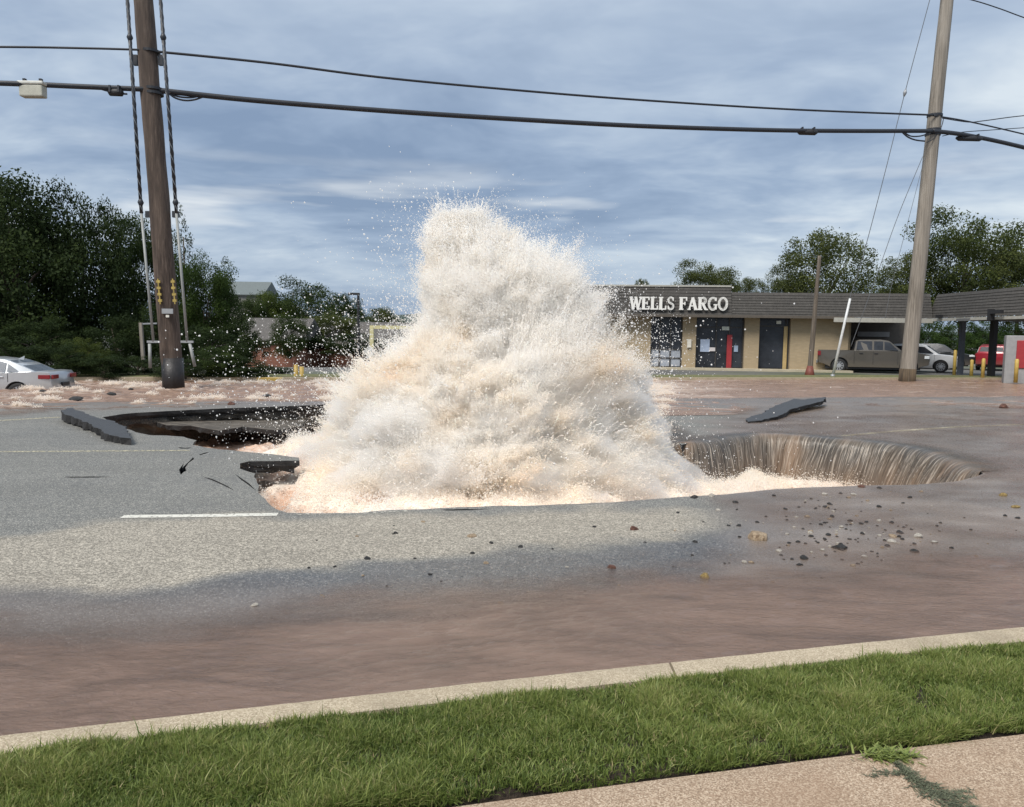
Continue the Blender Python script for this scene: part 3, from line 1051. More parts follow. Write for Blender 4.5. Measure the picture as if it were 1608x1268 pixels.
# ------------------------------------------------------------------ the spout
def tint_of(x, y, z, n):
    """silt in the spray: creamier low down and in streaks"""
    h = np.clip((z + 0.8) / 3.0, 0, 1)
    k = fbm(x * 0.75, y * 0.75, z * 0.75, 4, 151, 0.55)
    k2 = fbm(x * 3, y * 3, z * 1.8, 3, 161)
    silt = np.clip(0.52 - 0.55 * h + 0.85 * k + 0.35 * k2 + 0.22 * np.exp(-((x - 0.2) / 0.8) ** 2 - ((z + 0.1) / 0.9) ** 2), 0, 1)
    white = np.array([0.99, 0.955, 0.915]); cream = np.array([0.975, 0.875, 0.755]); red = np.array([0.88, 0.62, 0.43])
    a = np.clip(silt * 1.6, 0, 1)[:, None]; b = np.clip(silt * 1.8 - 1.0, 0, 1)[:, None]
    c = white * (1 - a) + cream * a
    c = c * (1 - b) + red * b
    return np.clip(c * (1 + 0.06 * n[:, None]), 0, 1)


def slice_at(z):
    py_ = 530.5 + (CAM_H - z) * PXM
    xl = (ipl(py_, YL) - CX) / PXM; xr = (ipl(py_, YR) - CX) / PXM
    c = (xl + xr) / 2; a = (xr - xl) / 2
    b = np.minimum(a * 0.78, 2.3)
    return c, a, b


def burst_coords(x, y, z):
    """coordinates stretched along the way the water is thrown"""
    ox, oy, oz = -0.4, PY0, -2.0
    dx, dy, dz = x - ox, y - oy, z - oz
    r = np.sqrt(dx * dx + dy * dy + dz * dz) + 1e-6
    return dx / r, dy / r, dz / r, r


def surf_disp(x, y, z):
    ux, uy, uz, r = burst_coords(x, y, z)
    n1 = fbm(ux * 3.2, uy * 3.2 + uz * 3.2, r * 0.8, 4, 171, 0.6)
    n2 = fbm(ux * 9, uy * 9 + uz * 9, r * 2.2, 4, 181, 0.6)
    n3 = fbm(ux * 26, uy * 26 + uz * 26, r * 5.0, 3, 191, 0.6)
    return n1, n2, n3


MIST = 2.7


def build_spout():
    root = empty('water_spout', (-0.4, PY0, -0.8))
    tag(root, 'tall burst of muddy white water shooting out of the sinkhole', 'water spout')
    loc = np.array([-0.4, PY0, -0.8])
    # inner mass
    NZ, NP = 270, 540
    z = np.linspace(-1.3, 3.45, NZ)
    ph = np.linspace(0, 2 * np.pi, NP, endpoint=False)
    Zg, Pg = np.meshgrid(z, ph, indexing='ij')
    c, a, b = slice_at(Zg)
    def pos(k):
        return c + a * k * np.cos(Pg), PY0 + b * k * np.sin(Pg), Zg
    x, y, zz = pos(0.84)
    n1, n2, n3 = surf_disp(x, y, zz)
    k = 0.80 - 0.10 * sstep(0.8, 2.8, Zg) + (0.17 + 0.10 * sstep(0.5, 2.5, Zg)) * n1 + (0.08 + 0.07 * sstep(0.5, 2.5, Zg)) * n2 + 0.03 * n3
    k = k * (1 - 0.5 * sstep(2.4, 3.62, Zg))
    x, y, zz = pos(np.clip(k, 0.05, 1.1))
    zz = zz + 0.10 * n2 + 0.03 * n3
    V = np.column_stack([x.ravel(), y.ravel(), zz.ravel()])
    i = np.arange((NZ - 1) * NP); r_, c_ = i // NP, i % NP
    Fa = np.stack([r_ * NP + c_, r_ * NP + (c_ + 1) % NP, (r_ + 1) * NP + (c_ + 1) % NP, (r_ + 1) * NP + c_], 1)
    me = np_mesh('foam_mass', V - loc, Fa, True)
    set_attr(me, 'tint', tint_of(V[:, 0], V[:, 1], V[:, 2], np.zeros(len(V))), 3)
    m, nt, out = material('foaming_water')
    co = nt.n('ShaderNodeTexCoord').outputs['Object']
    cc = nt.attr('tint', 'Color')
    nz = nt.noise(nt.mapping(co, (1, 1, 0.7)), 22, 6, 0.7, 0.5)
    p = nt.n('ShaderNodeBsdfPrincipled', i={'Base Color': cc, 'Roughness': 0.7, 'Normal': nt.bump(nz, 1.0, 0.06), 'Specular IOR Level': 0.2})
    nt.link(p.outputs[0], out.inputs[0])
    link('foam_mass', me, m, root)
    # fine mist hanging round the mass
    zz2 = np.linspace(-0.9, 3.55, 90); pg = np.linspace(0, 2 * np.pi, 120, endpoint=False)
    Z3, P3 = np.meshgrid(zz2, pg, indexing='ij'); c3, a3, b3 = slice_at(Z3)
    x3, y3 = c3 + a3 * .9 * np.cos(P3), PY0 + b3 * .9 * np.sin(P3)
    m1, m2, m3 = surf_disp(x3, y3, Z3)
    k3 = (0.95 + 0.24 * m1 + 0.16 * m2) * (1 - 0.5 * sstep(2.6, 3.75, Z3))
    V3 = np.column_stack([(c3 + a3 * k3 * np.cos(P3)).ravel(), (PY0 + b3 * k3 * np.sin(P3)).ravel(), Z3.ravel()]) - loc
    i3 = np.arange(89 * 120); r3, q3 = i3 // 120, i3 % 120
    F3 = np.stack([r3 * 120 + q3, r3 * 120 + (q3 + 1) % 120, (r3 + 1) * 120 + (q3 + 1) % 120, (r3 + 1) * 120 + q3], 1)
    me3 = np_mesh('mist', V3, F3, True)
    bm = bmesh.new(); bm.from_mesh(me3); bmesh.ops.holes_fill(bm, edges=[e for e in bm.edges if e.is_boundary]); bmesh.ops.recalc_face_normals(bm, faces=bm.faces); bm.to_mesh(me3); bm.free()
    mm, nt3, out3 = material('mist')
    vs_ = nt3.n('ShaderNodeVolumeScatter', i={'Color': (0.998, 0.968, 0.93, 1), 'Density': MIST, 'Anisotropy': 0.2})
    nt3.link(vs_.outputs[0], out3.inputs[1])
    tag(link('mist', me3, mm, root), kind='stuff')
    # spray hugging the mass
    N = 2300000
    z = rng.uniform(-1.0, 3.50, N * 2)
    c, a, b = slice_at(z)
    wgt = (a + b); keep = rng.uniform(0, wgt.max(), N * 2) < wgt
    z, c, a, b = z[keep], c[keep], a[keep], b[keep]
    n = len(z)
    # favour the sides that can be seen (front, left, right, top)
    ph = rng.uniform(-math.pi - 0.35, 0.35, n)
    x = c + a * 0.84 * np.cos(ph); y = PY0 + b * 0.84 * np.sin(ph)
    n1, n2, n3 = surf_disp(x, y, z)
    lam = 0.03 + 0.20 * np.clip(n1 + 0.25, 0, 1) ** 1.6 + 0.26 * np.clip(n2 + 0.05, 0, 1) ** 1.4 + 0.1 * np.clip(n3, 0, 1)
    e = rng.exponential(1, n)
    k = 0.80 + (0.17 + 0.10 * sstep(0.5, 2.5, z)) * n1 + (0.08 + 0.07 * sstep(0.5, 2.5, z)) * n2 + 0.03 * n3
    k = k * (1 - 0.45 * sstep(2.4, 3.66, z))
    d = e * lam * 0.55
    a_ = a * k + d; b_ = b * k + d
    x = c + a_ * np.cos(ph); y = PY0 + b_ * np.sin(ph)
    z2 = z + 0.10 * n2 + 0.03 * n3 + d * (0.5 + 0.5 * sstep(0, 3.5, z)) + rng.normal(0, 0.012, n)
    rad = 0.0026 + 0.0042 * rng.random(n) ** 3
    cols = tint_of(x, y, z2, rng.normal(0, 1, n))
    A = [np.column_stack([x, y, z2])]; R = [rad]; Cc = [cols]
    # thrown threads: many short ballistic streaks
    NJ, per = 12000, 16
    zb = rng.uniform(-0.6, 3.4, NJ)
    c, a, b = slice_at(zb)
    ph = rng.uniform(-math.pi - 0.3, 0.3, NJ)
    bx, by = c + a * 0.8 * np.cos(ph), PY0 + b * 0.8 * np.sin(ph)
    n1, n2, n3 = surf_disp(bx, by, zb)
    ux, uy, uz, r = burst_coords(bx, by, zb)
    sp_ = rng.uniform(0.5, 3.0, NJ)
    vx = ux * sp_ + rng.normal(0, .5, NJ) + 0.5 * np.cos(ph); vy = uy * sp_ + rng.normal(0, .5, NJ); vz = uz * sp_ + rng.normal(0.4, .9, NJ)
    kk = 0.82 + 0.17 * n1 + 0.08 * n2
    kk = kk * (1 - 0.45 * sstep(2.4, 3.66, zb))
    bx, by = c + a * kk * np.cos(ph), PY0 + b * kk * np.sin(ph)
    t0 = rng.uniform(0, 0.10, NJ); tl = rng.uniform(0.02, 0.09, NJ)
    t = t0[:, None] + tl[:, None] * np.linspace(0, 1, per)[None]
    X = bx[:, None] + vx[:, None] * t; Yy = by[:, None] + vy[:, None] * t; Zz = zb[:, None] + vz[:, None] * t - 4.9 * t * t
    rr = np.repeat(rng.uniform(0.0025, 0.0065, NJ)[:, None], per, 1) * np.linspace(0.6, 1.2, per)[None]
    X = X + rng.normal(0, .004, X.shape); Zz = Zz + rng.normal(0, .004, X.shape)
    A.append(np.column_stack([X.ravel(), Yy.ravel(), Zz.ravel()])); R.append(rr.ravel())
    Cc.append(tint_of(X.ravel(), Yy.ravel(), Zz.ravel(), np.repeat(rng.normal(0, 1.2, NJ), per)))
    # ropes of water torn off the mass
    NR, per = 300, 700
    zb = rng.uniform(-0.4, 3.15, NR) ; c, a, b = slice_at(zb)
    ph = rng.uniform(-math.pi - 0.25, 0.25, NR)
    kk = 0.78 * (1 - 0.4 * sstep(2.4, 3.66, zb))
    bx, by = c + a * kk * np.cos(ph), PY0 + b * kk * np.sin(ph)
    ux, uy, uz, r = burst_coords(bx, by, zb)
    sp_ = rng.uniform(1.5, 4.6, NR) * (0.7 + 0.5 * sstep(0.5, 3.0, zb))
    vx = ux * sp_ * 1.2 + 0.9 * np.cos(ph) + rng.normal(0, .5, NR); vy = uy * sp_ + rng.normal(0, .5, NR); vz = uz * sp_ + rng.normal(0.3, .6, NR)
    tl = rng.uniform(0.05, 0.17, NR) * (1 - 0.45 * sstep(2.3, 3.2, zb))
    uu = rng.random((NR, per)) ** 0.8
    t = tl[:, None] * uu
    wob = 0.010 + 0.035 * uu
    X = bx[:, None] + vx[:, None] * t + rng.normal(0, 1, (NR, per)) * wob; Yy = by[:, None] + vy[:, None] * t + rng.normal(0, 1, (NR, per)) * wob
    Zz = zb[:, None] + vz[:, None] * t - 4.9 * t * t + rng.normal(0, 1, (NR, per)) * wob
    A.append(np.column_stack([X.ravel(), Yy.ravel(), Zz.ravel()])); R.append((0.0028 + 0.006 * rng.random(NR * per) ** 3))
    Cc.append(tint_of(X.ravel(), Yy.ravel(), Zz.ravel(), rng.normal(0, 1, NR * per)))
    # loose drops flung wide
    ND = 11000
    th = rng.uniform(0, 2 * math.pi, ND)
    hs = np.abs(rng.normal(0, 1, ND))
    zb = rng.uniform(-0.5, 3.3, ND); c, a, b = slice_at(zb)
    out_d = rng.exponential(0.42, ND) * (1.25 - 0.25 * (zb / 3.3))
    x = c + (a * 0.9 + out_d) * np.cos(th); y = PY0 + (b * 0.9 + out_d) * np.sin(th)
    z2 = zb + rng.normal(0, .3, ND) + 0.15 * out_d
    rad = 0.003 + 0.008 * rng.random(ND) ** 4
    A.append(np.column_stack([x, y, z2])); R.append(rad); Cc.append(np.tile([0.95, 0.94, 0.92], (ND, 1)))
    # the low fan of drops thrown to the left, and another to the right
    for (n_, px0, px1, py0, py1, pw_) in ((3400, 640, 350, 640, 440, 2.2), (1800, 640, 400, 720, 600, 2.2), (2200, 945, 1065, 600, 440, 2.2), (1500, 620, 860, 420, 315, 1.2)):
        u = rng.random(n_) ** pw_
        qx = px0 + (px1 - px0) * u + rng.normal(0, 12, n_)
        v_ = rng.random(n_)
        qy = py0 + (py1 - py0) * v_ * (1 - 0.45 * u) + rng.normal(0, 8, n_)
        Yd = rng.uniform(PY0 - 2.2, PY0 + 2.5, n_)
        x = (qx - CX) / PXM; z2 = CAM_H - (qy - 530.5) / PXM
        A.append(np.column_stack([x, Yd, z2])); R.append(0.0026 + 0.0095 * rng.random(n_) ** 4.0); Cc.append(np.tile([0.96, 0.95, 0.93], (n_, 1)))
    Pp = np.concatenate(A); Rr = np.concatenate(R); Ct = np.concatenate(Cc)
    o = points_object('spray', Pp - loc, Rr, M['drops'], root, Ct)
    tag(o, kind='stuff')


build_spout()


# froth flying off the pool, the waterfall foot and the rapids
def build_froth():
    A, R = [], []
    n = 900000
    x = rng.uniform(-3.6, 6.5, n); y = rng.uniform(8.4, 15.5, n)
    zp, w1, w2, r = pool_height(x, y)
    dens = sstep(-0.2, 0.4, w1 * 0.7 + 0.4 * (w2 - 0.4)) * np.exp(-(r / 4.0) ** 2) + 0.3 * np.exp(-(r / 2.5) ** 2)
    keep = (rng.random(n) < dens) & pip(x, y, hole)
    x, y, zp = x[keep], y[keep], zp[keep]
    A.append(np.column_stack([x, y, zp + rng.exponential(0.05, len(x))])); R.append(0.0028 + 0.0055 * rng.random(len(x)) ** 2.5)
    # mounds of foam along the foot of the fall
    n = 260000
    px_ = rng.uniform(1000, 1250, n); u = (px_ - 1050) / 200
    hgt = np.where((px_ > 1130) & (px_ < 1240), 0.15 * np.exp(-((px_ - 1190) / 20) ** 2), 0.0) + 0.13 * np.clip(1 - u, 0, 1.3) + 0.03
    yb = 12.9 + rng.normal(0, 0.35, n)
    x = (px_ - CX) * yb / F_PX
    ed = 1 + 0.8 * fbm(x * 3, yb * 3, 0 * x, 4, 201)
    z = -0.80 + hgt * ed * rng.random(n) ** 0.7 + 0.05 * rng.normal(0, 1, n)
    A.append(np.column_stack([x, yb, z])); R.append(0.003 + 0.006 * rng.random(n) ** 2.5)
    Pp = np.concatenate(A); Rr = np.concatenate(R)
    cols = tint_of(Pp[:, 0], Pp[:, 1], Pp[:, 2] + 0.9, rng.normal(0, 1, len(Pp)))
    o = points_object('pool_froth', Pp, Rr, M['drops'], None, cols)
    tag(o, 'pale froth churning on the pool in the sinkhole', 'froth', kind='stuff')
    V, foam, qx, qy, inh, vv, cov = FW
    ok = (foam > 0.75) & (~inh) & (cov > 0.5) & (vv < 33) & (qx > -60) & (qx < 1660)
    idx = np.where(ok)[0]
    pick = rng.choice(idx, 100000, p=foam[idx] / foam[idx].sum())
    p = V[pick] + rng.normal(0, 1, (len(pick), 3)) * np.array([0.05, 0.06, 0.0]) + np.column_stack([np.zeros(len(pick)), np.zeros(len(pick)), rng.exponential(0.022, len(pick))])
    cols = np.tile(np.array([0.88, 0.80, 0.71]), (len(p), 1)) * (1 + 0.08 * rng.normal(0, 1, (len(p), 1)))
    o = points_object('rapids_froth', p, 0.005 + 0.009 * rng.random(len(p)) ** 2, M['drops'], None, np.clip(cols, 0, 1))
    tag(o, 'pale froth on the rapids along the far side of the road', 'froth', kind='stuff')


build_froth()


# ------------------------------------------------------------------ kerb, verge, pavement
KZ = 0.105
kerb_out = [(-200, 1171), (0, 1149), (200, 1131), (400, 1110), (600, 1086), (800, 1061), (1041, 1038), (1250, 1016), (1450, 996), (1608, 981), (1900, 955)]
kerb_in = [(-200, 1208), (0, 1181), (200, 1160), (400, 1141), (600, 1117), (800, 1090), (1075, 1060), (1250, 1043), (1450, 1023), (1608, 1009), (1900, 980)]
walk_px = [(300, 1322), (500, 1292), (700, 1263), (800, 1248), (1000, 1222), (1200, 1199), (1400, 1175), (1608, 1151), (1900, 1115)]


def dens(pxs, z, step=0.12):
    pts = [G(a, b, z) for a, b in pxs]
    o = []
    for a, b in zip(pts, pts[1:]):
        k = max(1, int((b - a).length / step)); o += [a.lerp(b, i / k) for i in range(k)]
    o.append(pts[-1]); return o


def fit_line(pxs, z):
    p = [G(a, b, z) for a, b in pxs]
    return np.polyfit([q.x for q in p], [q.y for q in p], 2)


KO, KI, WK = fit_line(kerb_out, KZ), fit_line(kerb_in, KZ), fit_line(walk_px, 0.12)


def kerb_piece(x0, x1):
    """kerb section: rounded road face, flat top"""
    n = max(2, int((x1 - x0) / 0.06))
    vs, fs = [], []
    prof = [(0.0, -0.25), (0.0, KZ - 0.03), (0.008, KZ - 0.012), (0.028, KZ), (1.0, KZ), (1.0, -0.1)]
    for i in range(n + 1):
        x = x0 + (x1 - x0) * i / n
        yo, yi = np.polyval(KO, x), np.polyval(KI, x)
        for t, z in prof:
            tt = t if t == 1.0 else t / abs(yo - yi)
            j = 0.0012 * mnoise.noise(Vector((x * 14, t * 9, z * 9)))
            vs.append((x, yo + (yi - yo) * tt + j, z + j))
        if i:
            b = (i - 1) * len(prof)
            for k in range(len(prof) - 1):
                fs.append((b + k, b + k + 1, b + len(prof) + k + 1, b + len(prof) + k))
    k = len(prof); fs += [tuple(range(k)), tuple(n * k + k - 1 - i for i in range(k))]
    me = bpy.data.meshes.new('kerb_section'); me.from_pydata(vs, [], fs)
    bm = bmesh.new(); bm.from_mesh(me); bmesh.ops.recalc_face_normals(bm, faces=bm.faces); bm.to_mesh(me); bm.free()
    return tag(link('kerb_section', me, M['kerb']), kind='structure')


jx = G(1055, 1048, KZ).x
kerb_piece(jx - 3.06, jx - 0.006); kerb_piece(jx + 0.006, jx + 3.05)
kerb_piece(jx + 3.06, jx + 6.1); kerb_piece(jx - 6.1, jx - 3.07); kerb_piece(jx - 16, jx - 6.11); kerb_piece(jx + 6.11, jx + 16)


def build_verge():
    NX, NY = 340, 60
    xs = np.linspace(-14, 16, NX); t = np.linspace(0, 1, NY)
    Xg, T = np.meshgrid(xs, t)
    yi, yw = np.polyval(KI, Xg), np.polyval(WK, Xg)
    yw = np.minimum(yw, yi - 0.35)
    Y = yi + 0.02 + (yw - 0.01 - yi) * T
    z = 0.082 + 0.018 * sstep(0, .2, T) * sstep(1, .9, T) + 0.012 * fbm(Xg * 5, Y * 5, 0 * Xg, 3, 211) - 0.09 * sstep(0.90, 1.0, T)
    me = np_mesh('verge_soil', np.column_stack([Xg.ravel(), Y.ravel(), z.ravel()]), grid_faces(NY, NX), True)
    tag(link('verge_soil', me, simple('dark_soil', (0.045, 0.032, 0.022), 0.95, var=0.5, scale=30, bump=0.9, bscale=90)), kind='structure')
    # blades
    N = 400000
    x = rng.uniform(-3.6, 4.6, N)
    yi, yw = np.polyval(KI, x), np.minimum(np.polyval(WK, x), np.polyval(KI, x) - 0.35)
    t = rng.random(N)
    lim = 0.935 + 0.05 * fbm(x * 4, 0 * x, 0 * x, 3, 221)
    t = t * lim
    y = yi - 0.035 + (yw - yi + .03) * t - 0.005 + rng.normal(0, .006, N)
    cl = fbm(x * 6, y * 6, 0 * x, 3, 231); cl2 = fbm(x * 1.6, y * 1.6, 0 * x, 3, 241)
    keep = rng.random(N) < 0.74 + 0.85 * cl
    keep &= np.where(t > 0.93, rng.random(N) < 0.8, True)
    x, y, t, cl, cl2, lim = x[keep], y[keep], t[keep], cl[keep], cl2[keep], lim[keep]
    N = len(x)
    hgt = (0.030 + 0.022 * rng.random(N)) * (1 + 0.60 * cl + 0.25 * cl2) * np.where(rng.random(N) < 0.02, 1.7, 1.0)
    hgt *= np.where(t > 0.9, 1.0, 1)
    wd = 0.0014 + 0.0014 * rng.random(N)
    th = rng.uniform(0, 2 * math.pi, N)
    lean = np.abs(rng.normal(0.62, 0.42, N))
    # tufts lean alike
    la = vnoise(x * 14, y * 14, 0 * x, 251) * 3.5 + rng.normal(0, 2.2, N)
    dx, dy = np.cos(la), np.sin(la)
    over = t > 0.9
    dy = np.where(over, -np.abs(dy), dy)
    sx, sy = np.cos(th), np.sin(th)
    base = np.column_stack([x, y, np.full(N, 0.102) - 0.012 * (t > 0.9)])
    V = np.zeros((N, 5, 3), np.float32)
    tip = np.zeros((N, 5), np.float32)
    for k, (u, wf) in enumerate(((0, 1.0), (0.55, 0.85))):
        off = lean * hgt * u ** 1.7
        zc = hgt * (u - 0.35 * lean * u * u * 0.6)
        cx_, cy_, cz_ = base[:, 0] + dx * off, base[:, 1] + dy * off, base[:, 2] + zc
        for s, j in ((-1, 0), (1, 1)):
            V[:, 2 * k + j, 0] = cx_ + s * sx * wd * wf / 1; V[:, 2 * k + j, 1] = cy_ + s * sy * wd * wf; V[:, 2 * k + j, 2] = cz_
            tip[:, 2 * k + j] = u
    off = lean * hgt; V[:, 4, 0] = base[:, 0] + dx * off; V[:, 4, 1] = base[:, 1] + dy * off; V[:, 4, 2] = base[:, 2] + hgt * (1 - 0.21 * lean)
    tip[:, 4] = 1
    b = (np.arange(N) * 5)[:, None]
    Fa = np.concatenate([b + np.array([[0, 1, 3]]), b + np.array([[0, 3, 2]]), b + np.array([[2, 3, 4]])])
    me = np_mesh('grass', V.reshape(-1, 3), Fa, True)
    col = np.clip(0.50 + 0.30 * cl2 + 0.22 * cl + 0.24 * rng.normal(0, 1, N), 0, 0.93)
    col = np.where(rng.random(N) < 0.045, rng.uniform(0.95, 1.0, N), col)
    set_attr(me, 'blade', np.repeat(col, 5)); set_attr(me, 'tip', tip.ravel())
    tag(link('grass', me, M['grass']), 'strip of short green grass between the kerb and the pavement', 'grass', kind='stuff')


build_verge()


def build_walk():
    NX, NY = 200, 30
    xs = np.linspace(-14, 16, NX)
    Xg, T = np.meshgrid(xs, np.linspace(0, 1, NY))
    yw = np.minimum(np.polyval(WK, Xg), np.polyval(KI, Xg) - 0.35)
    Y = yw - T * 2.2
    z = np.where(T == 0, 0.108, 0.12) + 0.0 * Xg
    me = np_mesh('pavement', np.column_stack([Xg.ravel(), Y.ravel(), z.ravel()]), grid_faces(NY, NX), False)
    tag(link('pavement', me, M['walk']), kind='structure')
    # ground behind the viewer
    mb = MB().box(-14, 16, -30, 0.2, -0.3, 0.09).build('lawn', simple('lawn_ground', (0.05, 0.09, 0.02), 0.9)); tag(mb, kind='structure')


build_walk()


# weed growing in the joint of the pavement
def build_weed():
    root = empty('pavement_weed', tuple(G(1395, 1188, 0.12)))
    tag(root, 'small green weed sprouting at the edge of the pavement', 'weed')
    N = 260
    def tuft(N, cx, cy, sx, sy, h, seed):
        r = np.random.default_rng(seed)
        vs, fs = [], []
        for i in range(N):
            bx, by = r.normal(cx, sx), r.normal(cy, sy)
            a = r.uniform(0, 6.28); L = h * r.uniform(0.5, 1.2); up = r.uniform(0.1, 0.6)
            ex, ey, ez = bx + math.cos(a) * L, by + math.sin(a) * L, up * L
            w_ = 0.0035 * r.uniform(.6, 1.4); px_, py_ = -math.sin(a) * w_, math.cos(a) * w_
            b = len(vs)
            mx_, my_ = (bx + ex) / 2, (by + ey) / 2
            vs += [(bx - px_, by - py_, 0.001), (bx + px_, by + py_, 0.001), (mx_ + px_, my_ + py_, ez * .8), (mx_ - px_, my_ - py_, ez * .8), (ex, ey, ez)]
            fs += [(b, b + 1, b + 2, b + 3), (b + 3, b + 2, b + 4)]
        me = bpy.data.meshes.new('leaves'); me.from_pydata(vs, [], fs)
        return me
    me = tuft(300, 0, 0, 0.045, 0.016, 0.05, 3); n = len(me.vertices)
    set_attr(me, 'blade', np.repeat(rng.uniform(0.5, 0.85, n // 5), 5)); set_attr(me, 'tip', np.zeros(n))
    link('leaves', me, M['grass'], root)
    p0 = G(1412, 1202, 0.12)
    root2 = empty('dead_weed', tuple(p0)); tag(root2, 'flattened dark dry weed lying along the crack in the pavement', 'weed')
    vs, fs, r = [], [], np.random.default_rng(5)
    pathpx = [(1405, 1198), (1425, 1215), (1445, 1232), (1475, 1250), (1510, 1275)]
    pth = [G(a, b, 0.12) - p0 for a, b in pathpx]
    for i in range(750):
        u = r.random() ** 0.9 * 3.999; k = int(u); q = pth[k].lerp(pth[k + 1], u - k)
        sp = 0.004 + 0.035 * (u / 4) ** 1.0
        bx, by = q.x + r.normal(0, sp), q.y + r.normal(0, sp * .7)
        a = r.normal(-0.9, 1.3); L = r.uniform(.015, .05) * (0.5 + u / 4)
        ez = r.uniform(.002, .018)
        px_, py_ = -math.sin(a) * .0022, math.cos(a) * .0022
        b = len(vs)
        vs += [(bx - px_, by - py_, 0.002), (bx + px_, by + py_, 0.002), (bx + math.cos(a) * L, by + math.sin(a) * L, ez)]
        fs += [(b, b + 1, b + 2)]
    for (a_, L_) in ((3.4, .17), (3.0, .12), (0.4, .14), (-.2, .12), (1.7, .05)):
        q = pth[1] if a_ > 1 else pth[3]
        for j in range(60):
            t = r.random(); bx, by = q.x + math.cos(a_) * L_ * t + r.normal(0, .004), q.y + math.sin(a_) * L_ * t * .6 + r.normal(0, .004)
            a = r.uniform(0, 6.28); b = len(vs)
            vs += [(bx, by, .002), (bx + .006, by + .003, .002), (bx + math.cos(a) * .022, by + math.sin(a) * .022, .008)]; fs += [(b, b + 1, b + 2)]
    me = bpy.data.meshes.new('stems'); me.from_pydata(vs, [], fs)
    link('stems', me, simple('dead_leaves', (0.10, 0.11, 0.065), 0.8, var=0.5, scale=60), root2)
    # the crack itself: a sunken joint
    cr = [G(*p, 0.1215) for p in [(1396, 1190), (1408, 1196), (1430, 1217), (1450, 1235), (1480, 1252), (1512, 1274), (1505, 1274), (1474, 1254), (1444, 1236), (1424, 1218), (1402, 1199)]]
    me = bpy.data.meshes.new('pavement_crack'); me.from_pydata([tuple(p) for p in cr], [], [tuple(range(len(cr)))])
    tag(link('pavement_crack', me, M['soil']), kind='structure')


build_weed()


# ------------------------------------------------------------------ stones
def rock_mesh(seed, squash=0.6, sub=2):
    bm = bmesh.new(); bmesh.ops.create_icosphere(bm, subdivisions=sub, radius=1)
    r = random.Random(seed); o = Vector((r.uniform(0, 50), r.uniform(0, 50), r.uniform(0, 50)))
    planes = [(Vector((r.gauss(0, 1), r.gauss(0, 1), r.gauss(0, 1))).normalized(), r.uniform(.55, .85)) for _ in range(9)]
    for v in bm.verts:
        p = v.co * (1 + 0.25 * mnoise.noise(v.co * 1.2 + o))
        for n, d in planes:
            e = p.dot(n) - d
            if e > 0: p -= n * e
        p += p.normalized() * 0.06 * mnoise.noise(p * 5 + o)
        v.co = Vector((p.x, p.y * r.uniform(.98, 1.02), max(p.z * squash, -0.25)))
    me = bpy.data.meshes.new('stone'); bm.to_mesh(me); bm.free()
    return me


def mat_rock(name, a, b):
    m, nt, out = material(name)
    co = nt.n('ShaderNodeTexCoord').outputs['Object']
    nz = nt.noise(co, 2.2, 6, 0.7)
    c = nt.ramp(nz, [(0.35, a), (0.6, b)])
    principled(nt, out, **{'Base Color': c, 'Roughness': 0.75, 'Normal': nt.bump(nt.noise(co, 6, 5, 0.7), 0.7, 0.1)})
    return m


RK = {'tan': mat_rock('tan_limestone', (0.22, 0.14, 0.08), (0.52, 0.40, 0.27)), 'yel': mat_rock('yellow_stone', (0.20, 0.13, 0.04), (0.45, 0.32, 0.12)),
      'dark': mat_rock('asphalt_lump', (0.012, 0.012, 0.013), (0.05, 0.048, 0.046)), 'red': mat_rock('red_brown_stone', (0.06, 0.025, 0.018), (0.20, 0.09, 0.06)),
      'pale': mat_rock('pale_stone', (0.35, 0.31, 0.26), (0.68, 0.63, 0.55))}
rmesh = {}
for kind_ in RK:
    for s in range(4):
        me = rock_mesh(hash((s, len(kind_))) % 999 + s * 17 + len(rmesh), sub=2)
        me.materials.append(RK[kind_]); rmesh[(kind_, s)] = me


def stone(px_, py_, wpx, kind_, label, group=None, s=0, name='stone', z=0.0, asp=0.75):
    p = G(px_, py_, z)
    o = bpy.data.objects.new(name, rmesh[(kind_, s % 4)])
    COL.objects.link(o)
    r = wpx / 2 * p.y / F_PX * 1.12
    o.scale = (r, r * random.uniform(.7, 1.1), r * asp * 1.5)
    o.location = (p.x, p.y, z + r * 0.12)
    o.rotation_euler = (random.uniform(-.15, .15), random.uniform(-.15, .15), random.uniform(0, 6.28))
    tag(o, label, 'stone', group)
    return o


